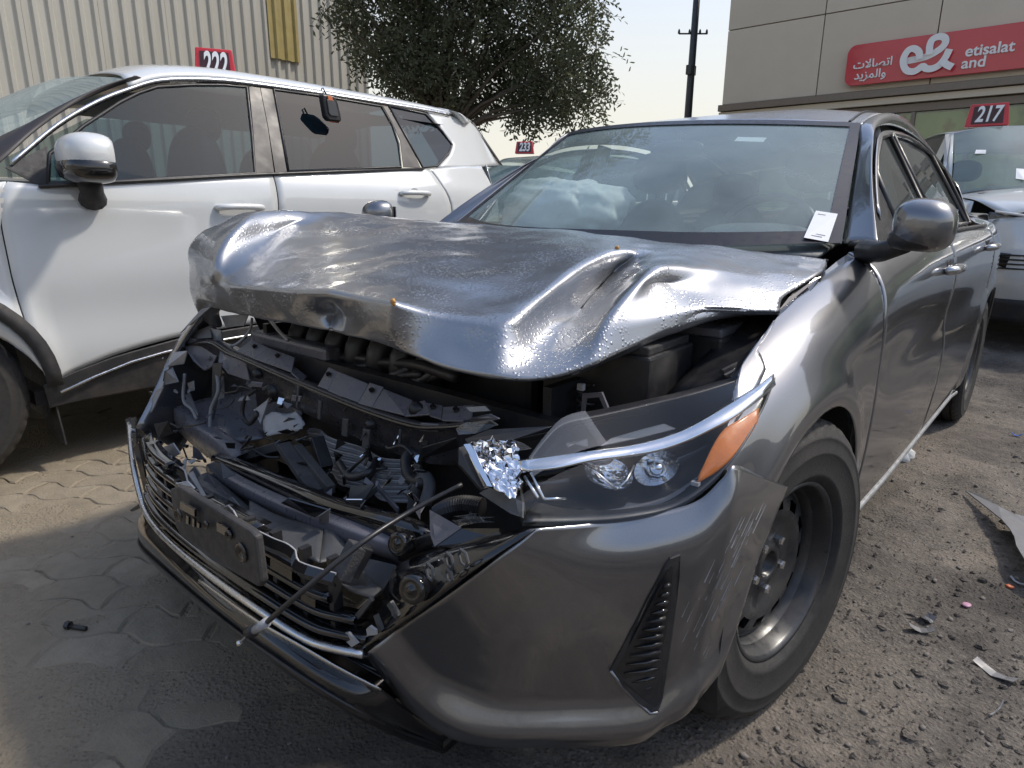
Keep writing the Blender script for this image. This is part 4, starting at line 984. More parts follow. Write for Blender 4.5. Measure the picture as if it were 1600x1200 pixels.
gridmesh('valance_fin', patch([[Y(311, 905, -.83), Y(400, 968, -.84), Y(470, 1008, -.828), Y(534, 1045, -.805), Y(596, 1077, -.775)], [Y(308, 912, -.815), Y(395, 980, -.825), Y(465, 1022, -.812), Y(530, 1058, -.79), Y(590, 1084, -.765)]], 30, 4), MT['satin'], lip, .002, off=0).scale = (1, 1, 1)
# licence plate holder (empty)
pk = [K2(226, 172), K2(262, 160), K2(560, 345), K2(582, 372), K2(607, 560), K2(596, 582), K2(400, 470), K2(270, 365), K2(250, 330)]
yk = [-.875, -.876, -.888, -.889, -.889, -.889, -.889, -.884, -.882]
ph = plate('plate_holder', [Y(*q, y) for q, y in zip(pk, yk)], MT['blackrough'], sed, .014, bev=.004)
def hole(a, b, w_, h_, mat=MT['gloss']):
    c = np.array(K2(a, b)); return plate('fixing_hole', [Y(c[0]+dx*w_/2.667, c[1]+dy*h_/2.667+dx*w_*.55/2.667, -.8925) for dx, dy in ((-.5, -.5), (.5, -.5), (.5, .5), (-.5, .5))], mat, ph, .004)
hole(300, 255, 60, 30); hole(445, 340, 45, 36); hole(300, 300, 10, 34); hole(325, 312, 8, 34); hole(345, 322, 10, 20)
for a, b, r in ((265, 280, .010), (380, 320, .006), (475, 362, .007), (525, 435, .013)):
    c = Y(*K2(a, b), -.8915); MB().lathe([(r*1.25, 0), (r, -.004), (r*.8, .003), (0, .004)], c, (0, 1, 0), 14).build('fixing_boss', MT['gloss'], ph, True)
# jagged broken rim of the upper grille, pale fracture along its edge
jag = [(180, 650, -.70), (225, 690, -.73), (290, 735, -.765), (305, 790, -.785), (350, 845, -.80), (395, 885, -.805), (450, 893, -.805), (470, 880, -.80), (495, 905, -.81), (515, 945, -.815), (590, 985, -.82), (665, 1022, -.82), (715, 1040, -.82), (745, 1060, -.82), (762, 1085, -.82), (748, 1108, -.825), (800, 1130, -.82), (920, 1165, -.80)]
JU = [P1(*q) for q in jag]; JL = [P1(a, b+70-.02*a, y-.004) for a, b, y in jag]
jo = gridmesh('broken_grille_rim', np.array([lin(JL, 60), lin(JU, 60)*.5+lin(JL, 60)*.5+np.array([0, -.006, 0]), lin(JU, 60)]), MT['gloss'], sed, .004, smooth=False, off=0)
MB().tube(lin(JU, 70), .0022, 5).build('fracture_edge', MT['palefrag'], jo)
gridmesh('rim_curl', patch([[P1(300, 745, -.77), P1(330, 790, -.785), P1(372, 850, -.80), P1(440, 878, -.80)], [P1(325, 735, -.76), P1(352, 790, -.78), P1(395, 855, -.795), P1(455, 895, -.80)]], 16, 4), MT['greyfrag'], jo, .003)
# grey duct shells behind the rim
gridmesh('air_duct', patch([[P1(330, 830, -.74), P1(420, 900, -.76), P1(520, 960, -.77)], [P1(350, 760, -.70), P1(440, 830, -.72), P1(560, 940, -.74)], [P1(390, 745, -.66), P1(490, 830, -.68), P1(590, 915, -.70)], [P1(380, 790, -.63), P1(520, 840, -.64), P1(585, 950, -.66)]], 16, 14), MT['duct'], sed, .003, off=0)
gridmesh('air_duct', patch([[P1(560, 860, -.70), P1(700, 930, -.71), P1(870, 960, -.70)], [P1(560, 930, -.745), P1(700, 985, -.755), P1(860, 1040, -.75)], [P1(580, 1000, -.78), P1(720, 1060, -.79), P1(850, 1120, -.785)]], 16, 12), MT['duct'], sed, .003, off=0)
gridmesh('duct_end', patch([[P1(872, 955, -.70), P1(910, 935, -.69), P1(955, 985, -.69)], [P1(850, 1040, -.74), P1(905, 1010, -.72), P1(960, 1040, -.71)], [P1(850, 1120, -.78), P1(900, 1110, -.76), P1(950, 1090, -.74)]], 12, 10), MT['duct'], sed, .003, off=0)
# scalloped lips standing up from the duct
for k in range(12):
    a = 300+k*26+random.uniform(-6, 6); b = 745+k*22+random.uniform(-10, 10); y = -.70-.005*k
    if k < 7: plate('torn_lip', [P1(a, b, y), P1(a+30, b-random.uniform(5, 35), y+.01), P1(a+62, b+random.uniform(0, 25), y), P1(a+50, b+70, y-.01), P1(a+8, b+66, y-.01)], random.choice([MT['duct'], MT['support'], MT['greyfrag']]), sed, .003)
# long black crossmember rails
def rail_bar(name, pts, h, d, mat, par=sed):
    Q = cr([P1(*p) for p in pts], 30); hv = np.array([0, 0, h]); dv = np.array([0, d, 0])
    return gridmesh(name, np.array([[q+dv-hv*.0, q+dv*.8+hv*.15, q+dv*.1+hv*.12, q, q-hv*.4-dv*.05, q-hv*.9+dv*.02, q-hv+dv] for q in Q]), mat, par, .002, off=0)
rail_bar('crossmember', [(400, 680, -.60), (560, 745, -.64), (760, 830, -.67), (900, 890, -.68), (1120, 950, -.675), (1300, 1010, -.65)], .040, .035, MT['gloss'])
rail_bar('crossmember', [(380, 715, -.64), (520, 800, -.68), (700, 885, -.70), (860, 945, -.71), (1060, 1020, -.70), (1180, 1060, -.68)], .028, .03, MT['support'])
rail_bar('bumper_beam', [(240, 480, -.50), (330, 560, -.54), (420, 620, -.57), (500, 690, -.58)], .07, .05, MT['support'])
gridmesh('beam_top', patch([[P1(240, 475, -.50), P1(350, 440, -.42), P1(520, 415, -.36), P1(575, 425, -.34)], [P1(300, 540, -.53), P1(400, 520, -.46), P1(520, 500, -.40), P1(600, 520, -.38)], [P1(345, 565, -.55), P1(440, 600, -.52), P1(480, 620, -.50), P1(620, 600, -.45)]], 14, 10), MT['support'], sed, .004, off=0)
rail_bar('crossmember', [(470, 690, -.55), (560, 660, -.52), (680, 625, -.50)], .03, .04, MT['black'])
# radiator support: long beam with upright tabs
TE = [(300, 205, x_) for x_ in (-.44,)]+[(400, 195, -.44), (470, 235, -.445), (540, 265, -.45), (620, 300, -.455), (700, 335, -.46), (860, 402, -.465), (1050, 478, -.47), (1250, 540, -.475), (1370, 545, -.48), (1480, 535, -.49)]
TEp = [P1(*q) for q in TE]; c_t = cr(TEp, 44)
rs_ = gridmesh('radiator_support', np.array([[q+np.array([0, .06, -.02]), q+np.array([0, .03, -.006]), q+np.array([0, .004, .004]), q+np.array([0, -.004, -.004]), q+np.array([0, .004, -.014]), q+np.array([0, .010, -.05]), q+np.array([0, .012, -.085]), q+np.array([0, .04, -.095])] for q in c_t]), MT['supshade'], sed, .003, off=0)
MB().tube([q+np.array([0, -.006, -.004]) for q in c_t], .0048, 8).build('front_lip', MT['gloss'], rs_, True)
tabs = [((505, 235), (570, 188), (640, 222), (578, 268), -.42), ((578, 268), (640, 222), (748, 262), (735, 325), -.425), ((735, 325), (748, 300), (800, 340), (780, 365), -.43),
        ((840, 385), (890, 302), (925, 318), (885, 402), -.43), ((885, 402), (925, 318), (1055, 372), (1010, 455), -.435), ((1010, 455), (1060, 366), (1118, 385), (1070, 470), -.437), ((1070, 470), (1118, 392), (1240, 440), (1205, 505), -.44), ((1205, 508), (1228, 455), (1290, 440), (1310, 500), -.445), ((1310, 505), (1290, 448), (1365, 462), (1360, 520), -.45), ((1360, 525), (1365, 468), (1492, 460), (1482, 530), -.455)]
for k, (a, b, c, d, y) in enumerate(tabs):
    Q = [P1(*a, y-.030), P1(*b, y+.004), P1(*c, y+.004), P1(*d, y-.030)]
    o = plate('support_tab', Q, MT['support'], rs_, .004, bev=.0015)
    if k in (0, 1, 3, 5, 8, 9):
        cc = (Q[1]*.35+Q[2]*.35+Q[0]*.15+Q[3]*.15); MB().lathe([(.0068, -.002), (.0055, .003), (0, .003)], cc+np.array([0, -.004, .003]), (0, -.6, .8), 10).build('bolt_hole', MT['gloss'], o)
for a, b, y, r in ((595, 330, -.455, .010), (655, 405, -.452, .013), (765, 410, -.458, .008), (1068, 540, -.47, .0085), (1255, 480, -.46, .012)):
    MB().lathe([(r*1.5, .004), (r*1.5, -.002), (r, -.006), (r*.9, -.012), (0, -.012)], P1(a, b, y), (0, 1, 0), 14).build('bolt_boss', MT['black'], rs_, True)
for a0, a1, b0, b1 in ((565, 615, 362, 385), (735, 775, 418, 445), (945, 970, 515, 590), (1030, 1060, 560, 640), (1270, 1350, 535, 570), (845, 858, 440, 520), (1180, 1190, 560, 640), (755, 765, 380, 470)):
    plate('clip', [P1(a0, b0, -.482), P1(a1, b0+6, -.482), P1(a1-6, b1+4, -.482), P1(a0-4, b1, -.482)], MT['support'] if a1-a0 > 30 else MT['duct'], rs_, .006, bev=.002)
plate('bent_bracket', [P1(275, 200, -.45), P1(300, 172, -.44), P1(385, 200, -.42), P1(440, 220, -.42), P1(400, 300, -.45), P1(370, 318, -.455), P1(325, 280, -.46)], MT['support'], rs_, .006, bev=.002)
plate('bent_bracket', [P1(315, 160, -.42), P1(395, 130, -.40), P1(400, 180, -.42), P1(330, 185, -.43)], MT['greyfrag'], rs_, .004)
plate('bent_bracket', [P1(440, 215, -.43), P1(500, 250, -.44), P1(540, 270, -.445), P1(560, 360, -.455), P1(470, 330, -.46), P1(430, 280, -.455)], MT['support'], rs_, .004)
# radiator core, buckled
RC = patch([[P1(800, 560, -.42), P1(880, 580, -.43), P1(1060, 660, -.44), P1(1260, 700, -.44)], [P1(830, 660, -.44), P1(890, 690, -.45), P1(1080, 780, -.48), P1(1260, 800, -.455)], [P1(880, 740, -.46), P1(960, 790, -.48), P1(1120, 850, -.50), P1(1250, 880, -.48)]], 40, 91)
RC = RC+np.array([0, 1, 0])*(.004*np.sin(np.arange(91)*math.pi/2.2)[:, None, None]+.010*np.sin(np.linspace(0, 14, 40))[None, :, None])
tag(gridmesh('radiator_fins', RC, MT['alu'], sed, .002, off=0, smooth=False), kind='stuff')
MB().box((.0, -.38, .50), (1.1, .03, .34)).build('radiator', MT['black'], sed)
MB().box((-.38, -.36, .55), (.38, .05, .3)).build('fan_shroud', MT['support'], sed, bev=.01)
gridmesh('shroud_panel', patch([[P1(440, 445, -.40), P1(560, 400, -.38), P1(760, 440, -.40)], [P1(420, 520, -.42), P1(560, 500, -.40), P1(780, 500, -.41)], [P1(450, 600, -.45), P1(580, 590, -.43), P1(720, 560, -.43)]], 12, 8), MT['support'], sed, .003, off=0)
# foam absorber bars
def barpx(name, a, b, w_, h_, mat, par=sed, ribs=0):
    a, b = P1(*a), P1(*b); d = Vector(b-a); L = d.length; q = d.to_track_quat('X', 'Z').to_matrix(); return MB().box(tuple((a+b)/2), (L, w_, h_), q).build(name, mat, par, bev=.002)
MT['foam'] = simple('grey_absorber_foam', (.045, .045, .048), .8, var=.4, bumps=.8, bscale=260, dirt=.3)
barpx('absorber_bar', (700, 630, -.56), (840, 830, -.60), .03, .018, MT['foam']); barpx('absorber_bar', (760, 640, -.54), (900, 815, -.585), .02, .022, MT['foam']); barpx('absorber_bar', (840, 605, -.50), (880, 730, -.52), .03, .03, MT['black'])
barpx('absorber_bar', (1010, 1040, -.76), (940, 1180, -.79), .035, .02, MT['foam']); barpx('absorber_bar', (1050, 1050, -.75), (985, 1170, -.775), .02, .02, MT['black'])
barpx('bracket_bar', (480, 690, -.545), (680, 632, -.53), .012, .022, MT['duct'])
barpx('bracket_bar', (1090, 800, -.52), (1180, 900, -.56), .006, .012, MT['support']); barpx('bracket_bar', (1100, 800, -.52), (1020, 870, -.55), .005, .012, MT['duct'])
# pale torn sheet, shards of white lamp shell
gridmesh('torn_sheet', patch([[P1(625, 505, -.46), P1(665, 490, -.46), P1(720, 500, -.455), P1(755, 485, -.45)], [P1(615, 540, -.48), P1(680, 535, -.475), P1(745, 530, -.47), P1(790, 535, -.46)], [P1(632, 592, -.50), P1(690, 580, -.49), P1(740, 570, -.485), P1(780, 560, -.475)]], 16, 10)+rng.normal(size=(10, 16, 3))*.0012, MT['palefrag'], sed, .003, off=0)
shards = [((440, 90), (555, 80), (535, 130), (460, 135), -.36, 'palefrag'), ((395, 140), (440, 150), (445, 195), (410, 200), -.40, 'palefrag'), ((270, 160), (360, 60), (400, 50), (330, 110), -.45, 'greyfrag'), ((245, 240), (300, 235), (285, 290), (215, 300), -.50, 'palefrag'), ((205, 320), (235, 305), (262, 365), (195, 380), -.53, 'greyfrag'), ((300, 370), (325, 360), (328, 400), (310, 405), -.48, 'palefrag'), ((170, 400), (200, 385), (150, 490), (110, 520), -.57, 'palefrag'), ((290, 420), (310, 410), (345, 500), (330, 520), -.50, 'greyfrag'), ((405, 290), (445, 285), (430, 420), (400, 570), -.47, 'duct'), ((430, 350), (452, 340), (455, 430), (425, 440), -.46, 'greyfrag'), ((575, 480), (610, 465), (640, 430), (605, 540), -.45, 'palefrag'), ((520, 430), (550, 420), (560, 440), (510, 445), -.44, 'palefrag'), ((190, 640), (240, 620), (270, 665), (220, 690), -.69, 'palefrag'), ((160, 540), (220, 530), (240, 580), (180, 600), -.62, 'black'), ((190, 680), (235, 670), (285, 710), (235, 735), -.74, 'duct'), ((250, 790), (300, 780), (330, 810), (300, 830), -.80, 'palefrag'), ((380, 710), (440, 700), (500, 750), (450, 770), -.70, 'duct'), ((1040, 620), (1060, 640), (1080, 700), (1050, 690), -.47, 'black'), ((1280, 640), (1420, 600), (1430, 640), (1260, 690), -.50, 'black'), ((980, 800), (1080, 790), (1020, 880), (970, 860), -.58, 'duct'), ((1460, 470), (1540, 465), (1560, 485), (1480, 490), -.47, 'palefrag'), ((1470, 520), (1560, 500), (1600, 520), (1500, 540), -.50, 'support'), ((690, 870), (830, 930), (890, 900), (720, 850), -.72, 'gloss'), ((850, 925), (895, 895), (890, 950), (850, 955), -.725, 'greyfrag')]
for k, s_ in enumerate(shards):
    y = s_[4]; plate('plastic_shard', [P1(*q, y+random.uniform(-.012, .012)) for q in s_[:4]], MT[s_[5]], sed, .003)
R2 = random.Random(5)
for k in range(120):     # small ragged bits through the crushed zone
    a = R2.uniform(150, 1300); lo_ = 150+.30*a; hi_ = 640+.42*a if a < 900 else 950
    b = R2.uniform(lo_, hi_); t = (b-lo_)/(hi_-lo_); y = -.40-.24*t-.05*R2.random()
    c = P1(a, b, y); n = R2.choice([3, 4, 5]); r = R2.uniform(.006, .022); e1 = Vector((R2.gauss(0, 1), R2.gauss(0, 1), R2.gauss(0, 1))).normalized(); e2 = e1.orthogonal().normalized()
    Pn = [tuple(Vector(c)+(e1*math.cos(6.283*j/n)*R2.uniform(.5, 1.5)+e2*math.sin(6.283*j/n)*R2.uniform(.25, .9))*r) for j in range(n)]
    plate('plastic_shard', Pn, MT[R2.choice(['black', 'black', 'support', 'duct', 'gloss', 'greyfrag', 'chrome', 'support', 'palefrag'])], sed, .002)
# hoses, wires and cables
def hose(name, pts, r, mat, n=26, cor=0, par=sed):
    Q = cr([P1(*p) for p in pts], n if not cor else cor); rs = [r*(1+.16*(i % 2)) for i in range(len(Q))] if cor else r
    return MB().tube(Q, rs, 10).build(name, mat, par, not cor)
hose('hose', [(1290, 690, -.46), (1230, 665, -.47), (1215, 710, -.49), (1235, 770, -.51), (1290, 790, -.52)], .014, MT['black'])
hose('hose', [(1240, 900, -.53), (1260, 800, -.52), (1290, 760, -.51), (1310, 800, -.52), (1290, 880, -.55)], .013, MT['duct'])
hose('hose', [(580, 480, -.44), (590, 500, -.46), (560, 540, -.46), (530, 500, -.45), (545, 430, -.44), (600, 390, -.43)], .006, MT['black'])
hose('hose', [(690, 470, -.44), (685, 420, -.43), (650, 385, -.44), (620, 395, -.45)], .007, MT['duct'])
hose('corrugated_hose', [(1350, 915, -.60), (1400, 890, -.60), (1460, 880, -.59), (1530, 890, -.58)], .016, MT['black'], cor=46)
hose('wire', [(410, 90, -.36), (400, 150, -.38), (430, 200, -.40), (500, 210, -.41), (560, 150, -.38), (570, 100, -.36)], .004, MT['palefrag'])
hose('wire', [(640, 100, -.34), (680, 150, -.38), (720, 190, -.40)], .005, MT['alu']); hose('wire', [(290, 330, -.50), (285, 440, -.52), (320, 480, -.53), (340, 520, -.54)], .005, MT['greyfrag'])
hose('wire', [(420, 300, -.46), (430, 400, -.48), (400, 480, -.50), (395, 570, -.52)], .006, MT['greyfrag']); hose('wire', [(1020, 880, -.56), (1050, 780, -.50), (1110, 690, -.46)], .006, MT['black'])
hose('wire', [(930, 700, -.52), (980, 760, -.54), (1060, 740, -.52), (1090, 690, -.48)], .009, MT['black'])
for k in range(26):
    a, b = R2.uniform(200, 1250), R2.uniform(330, 760); y = -.44-.14*R2.random(); pts = [(a, b, y)]
    for j in range(3): pts.append((pts[-1][0]+R2.uniform(-60, 70), pts[-1][1]+R2.uniform(-20, 60), pts[-1][2]-R2.uniform(-.02, .03)))
    if pts[0][1] > 200+.33*a: hose('wire', pts, R2.uniform(.0015, .004), MT['black'])
# the released hood cable hanging out over the bumper
cab = cr([Y(722, 757, -.62), Y(640, 800, -.70), Y(560, 852, -.80), Y(470, 926, -.875), Y(415, 974, -.90)], 40)
co = MB().tube(cab, .0042, 8).build('release_cable', MT['black'], sed, True)
MB().tube([Y(417, 972, -.90), Y(398, 985, -.905)], [.0075, .0065], 10).build('cable_ferrule', MT['palefrag'], co, True)
MB().tube([Y(398, 985, -.905), Y(388, 988, -.907)], .009, 10).build('cable_collar', MT['black'], co, True)
MB().tube([Y(392, 987, -.906), Y(375, 1004, -.915)], .0016, 6).build('cable_wire', MT['alu'], co, True)
ell('cable_end', Y(374, 1005, -.915), (.0045,)*3, MT['nut'], co, None, 10, 8)
# corner panel of the grille beside the bumper, with clips and a round cap
def P5(a, b, y): return Y(600+a/2.5, 800+b/2.5, y)
cpn = gridmesh('grille_corner_panel', patch([[Y(567, 1014, -.782), P5(120, 400, -.762), P5(350, 230, -.728), P5(590, 68, -.675)], [Y(540, 1008, -.765), P5(40, 340, -.745), P5(220, 175, -.71), P5(400, 90, -.66)], [Y(505, 990, -.745), Y(560, 945, -.73), P5(40, 210, -.70), P5(180, 140, -.65)]], 24, 10), MT['gloss'], sed, .003, off=0)
for a, b, r in ((115, 300, .019), (62, 118, .014)):
    MB().lathe([(r*1.15, .01), (r*1.15, -.004), (r, -.009), (r*.7, -.007), (r*.3, -.007), (r*.25, -.011), (0, -.011)], P5(a, b, -.765 if a > 100 else -.73), (-.3, 1, -.25), 24).build('round_cap', MT['gloss'], cpn, True)
for a, b, y, rr in ((180, 235, -.755, .012), (255, 190, -.745, .011), (310, 180, -.735, .012), (40, 385, -.775, .010), (255, 250, -.752, .009)):
    c = P5(a, b, y); MB().tube([tuple(c+rr*np.array([math.cos(t), -.25*math.cos(t), math.sin(t)])) for t in np.linspace(0, 2*math.pi, 7)], .0024, 6).build('clip_ring', MT['duct'], cpn)
for pts in (((930, 775), (970, 768), (1010, 815), (985, 830)), ((1045, 755), (1060, 742), (1085, 760), (1085, 780), (1050, 782))):
    plate('metal_clip', [P2(a, b, -.79) for a, b in pts], MT['palefrag'], cpn, .004)
for pts in (((1130, 655), (1145, 640), (1180, 700), (1170, 715)), ((1075, 700), (1085, 695), (1110, 760), (1100, 770)), ((995, 700), (1060, 620), (1068, 640), (1010, 715))):
    plate('rib', [P2(a, b, -.775) for a, b in pts], MT['duct'], cpn, .006)
plate('inner_scoop', [P2(a, b, y) for a, b, y in ((920, 560, -.76), (1010, 450, -.72), (1180, 490, -.70), (1110, 600, -.74), (1060, 630, -.765))], MT['black'], cpn, .004)
gridmesh('scoop_wall', patch([[P2(1010, 600, -.75), P2(1060, 560, -.735), P2(1110, 590, -.74)], [P2(930, 560, -.765), P2(990, 600, -.77), P2(1070, 625, -.77)]], 10, 5), MT['duct'], cpn, .003, off=0)
tri_ = plate('corner_shard', [P1(1310, 897, -.655), P1(1442, 972, -.665), P1(1330, 1050, -.70), P1(1312, 1000, -.68)], MT['support'], sed, .004)
plate('corner_ledge', [P1(1320, 1050, -.70), P1(1440, 975, -.665), P1(1600, 975, -.655), P1(1600, 1020, -.66), P1(1400, 1055, -.695)], MT['gloss'], sed, .005)
rail_bar('crossmember', [(1180, 1060, -.68), (1300, 1010, -.66), (1420, 985, -.65)], .03, .03, MT['black'])
MB().lathe([(.02, .02), (.02, -.006), (.013, -.01), (.012, .0), (0, .0)], P1(1185, 1040, -.70), (-.2, 1, -.2), 20).build('round_cap', MT['gloss'], sed, True)
for k in range(9): plate('lens_fragment', [P1(1450+R2.uniform(-60, 60)+dx, 925+R2.uniform(-10, 10)+dy+k*3, -.645) for dx, dy in ((0, 0), (R2.uniform(20, 50), -12), (R2.uniform(50, 80), 6), (18, 14))], MT['brokenlens'], sed, .002)
# left end: bent silver edge of the far bumper and fender, bits of trim
gridmesh('bent_bumper_edge', patch([[P1(372, 58, -.42), P1(290, 150, -.46), P1(216, 275, -.50), P1(150, 425, -.545), P1(104, 530, -.575)], [P1(385, 75, -.41), P1(312, 160, -.45), P1(240, 285, -.49), P1(178, 430, -.535), P1(135, 535, -.565)], [P1(390, 90, -.36), P1(340, 170, -.40), P1(275, 290, -.44), P1(215, 430, -.49), P1(165, 540, -.53)]], 24, 8), MT['handle'], sed, .003, off=0)
gridmesh('bent_bumper_side', patch([[X(319, 482, -.86), X(289, 516, -.88), X(262, 565, -.88), X(236, 621, -.87), X(212, 668, -.85)], [(-.90, -.30, .60), (-.905, -.33, .52), (-.905, -.36, .45), (-.90, -.42, .36), (-.88, -.50, .28)]], 16, 6), MT['grey'], sed, .003, off=0)
for pts, y in ((((42, 520), (60, 512), (75, 640), (58, 640)), -.60), (((65, 515), (80, 512), (95, 700), (78, 690)), -.62), (((60, 900), (115, 862), (125, 880), (70, 905)), -.70), (((75, 640), (95, 620), (140, 830), (125, 840)), -.69)):
    plate('trim_end', [P1(a, b, y) for a, b in pts], MT['handle'] if y > -.65 else MT['black'], sed, .005)
gridmesh('grille_side_frame', patch([[P1(95, 590, -.615), P1(120, 690, -.68), P1(160, 760, -.72), P1(225, 850, -.765)], [P1(150, 560, -.60), P1(170, 650, -.66), P1(220, 720, -.70), P1(285, 790, -.75)]], 14, 5), MT['gloss'], sed, .004, off=0)
# engine bay: block, intake, battery, fuse box, strut, dark tub
MB().box((-.05, -.13, .55), (.9, .30, .5)).build('engine_block', MT['black'], sed, bev=.02)
im = MB()
for k in range(7): im.tube(cr([(-.42+k*.09, -.30, .60), (-.42+k*.09, -.32, .69), (-.41+k*.09, -.26, .755), (-.40+k*.09, -.16, .76)], 12), .032, 10)
im.build('intake_manifold', MT['black'], sed, True)
MB().tube([(-.5, -.29, .745), (.2, -.31, .74)], .02, 10).build('fuel_rail', MT['gloss'], sed, True)
for k in range(3): MB().lathe([(.05, 0), (.062, .02), (.062, .045), (.045, .06), (.02, .06), (0, .05)], (-.33+.22*k, -.33, .60), (0, -1, 0), 24).build('pulley', MT['black'], sed, True)
MB().box((0, .30, .55), (1.35, .04, .7)).build('firewall', MT['black'], sed)
MB().box((0, -.22, .26), (1.0, .66, .03)).build('undertray', MT['black'], sed)
bx = thing
Rb = Matrix.Rotation(math.radians(3), 3, 'Z')
bat = MB().box((.535, -.165, .70), (.24, .20, .17), Rb).build('battery', MT['black'], sed, bev=.006)
MB().box((.535, -.165, .793), (.225, .185, .018), Rb).build('battery_lid', MT['blackrough'], bat, bev=.004)
MB().box((.50, -.275, .77), (.10, .03, .04), Rb).build('terminal_cover', MT['black'], bat, bev=.004)
fb_ = MB().box((.585, .06, .715), (.22, .20, .16), Rb).build('fuse_box', MT['black'], sed, bev=.008); MB().box((.585, .06, .802), (.21, .19, .02), Rb).build('fuse_box_lid', MT['support'], fb_, bev=.005)
sp_ = [Y(915, 600, -.30)+np.array([.016*math.cos(t), .016*math.sin(t), -.006*t/2]) for t in np.linspace(0, 36, 110)]
MB().tube(sp_, .003, 6).build('coil_spring', MT['black'], sed, True); plate('latch_bracket', [Y(*K3(a, b), -.33) for a, b in ((720, 200), (800, 195), (830, 270), (815, 275), (790, 215), (735, 220), (725, 290), (712, 290))], MT['support'], sed, .005)
MB().box(tuple(Y(*K3(715, 172), -.33)), (.012, .01, .012)).build('fuse_tag', MT['palefrag'], sed)
for a, b in (((1310, 130), (1480, 40)), ((1340, 140), (1500, 60)), ((1300, 110), (1420, 50)), ((1400, 110), (1460, 20))):
    MB().tube([Y(*K3(*a), -.16), Y(*K3(*b), -.02)], .005, 6).build('gutter_strut', MT['black'], sed)
gridmesh('inner_fender', patch([[(.70, .46, .88), (.70, .1, .80), (.70, -.2, .71)], [(.62, .46, .70), (.62, .1, .66), (.62, -.2, .60)], [(.60, .46, .45), (.60, .1, .42), (.60, -.3, .40)]], 10, 8), MT['black'], sed)
gridmesh('inner_fender', patch([[(-.74, .46, .90), (-.74, .1, .84), (-.72, -.3, .74)], [(-.62, .46, .70), (-.62, .1, .66), (-.62, -.3, .60)], [(-.60, .46, .45), (-.60, .1, .42), (-.60, -.3, .40)]], 10, 8), MT['black'], sed)
for k in range(10): hose('hose', [(R2.uniform(800, 1400), R2.uniform(240, 330), -.30), (R2.uniform(800, 1400), R2.uniform(260, 400), -.34), (R2.uniform(900, 1480), R2.uniform(330, 440), -.36)], R2.uniform(.006, .014), MT['black'])
# --- cabin seen through the windshield
gridmesh('dashboard', patch([[(-.70, .52, .93), (0, .45, .935), (.70, .52, .93)], [(-.70, .75, .96), (0, .72, .965), (.70, .75, .96)], [(-.70, .95, .93), (0, .93, .92), (.70, .95, .93)], [(-.70, 1.0, .70), (0, .98, .70), (.70, 1.0, .70)]], 24, 16), MT['dash'], sed, .01, off=0)
ell('instrument_hood', (.40, .88, .945), (.20, .12, .065), MT['dash'], sed, None)
def seat(x, y, rear=False):
    st_ = ell('seat', (x, y, .74), (.23 if not rear else .30, .09, .36), MT['cloth'], sed, lambda q: np.array([q[0]*(1-.25*max(0, q[2])/.36), q[1]+.22*(q[2]+.36), q[2]]))
    ell('headrest', (x, y+.17, 1.215 if not rear else 1.16), (.135, .055, .095), MT['cloth'], st_, None)
    for s in (-.05, .05): MB().tube([(x+s, y+.16, 1.08), (x+s, y+.17, 1.18)], .006, 8).build('headrest_post', MT['chrome'], st_)
    ell('seat_cushion', (x, y-.18, .48), (.25, .28, .08), MT['cloth'], st_, None)
for x, y, r_ in ((-.36, 1.42, 0), (.36, 1.42, 0), (-.38, 2.38, 1), (.38, 2.38, 1)): seat(x, y, bool(r_))
sw_ = MB(); sw_.tube([(.37+.18*math.cos(t), 1.02+.07*math.sin(t), .93+.165*math.sin(t)) for t in np.linspace(0, 2*math.pi, 33)], .015, 8, False); sw_.build('steering_wheel', MT['black'], sed, True)
def bagsh(q):
    d = Vector(tuple(q*9)); k = 1+.16*mnoise.noise(d)+.10*mnoise.noise(d*2.3)+.05*mnoise.noise(d*5); return q*k
ell('airbag', (-.40, .90, 1.045), (.26, .17, .115), MT['bag'], sed, bagsh, 64, 44)
ell('rear_view_mirror', (.0, 1.06, 1.265), (.11, .022, .034), MT['black'], sed, None); MB().tube([(0, 1.07, 1.27), (0, 1.10, 1.33)], .012, 8).build('mirror_stem', MT['black'], sed)
gridmesh('headliner', RG[2:38, 2:38]-np.array([0, 0, .03]), MT['lining'], sed)
for s in (1, -1): MB().tube([(s*.70, 1.43, .95), (s*.56, 1.43, 1.33)], .035, 10).build('belt_pillar', MT['lining'], sed, True)
MB().box((0, 2.75, .96), (1.3, .4, .02)).build('parcel_shelf', MT['cloth'], sed)
plate('registration_sticker', [np.array(WG[20, 27])+np.array([0, .012, -.012]), np.array(WG[20, 30])+np.array([0, .012, -.012]), np.array(WG[19, 30])+np.array([0, .012, -.012]), np.array(WG[19, 27])+np.array([0, .012, -.012])], MT['paper'], ws, .001)
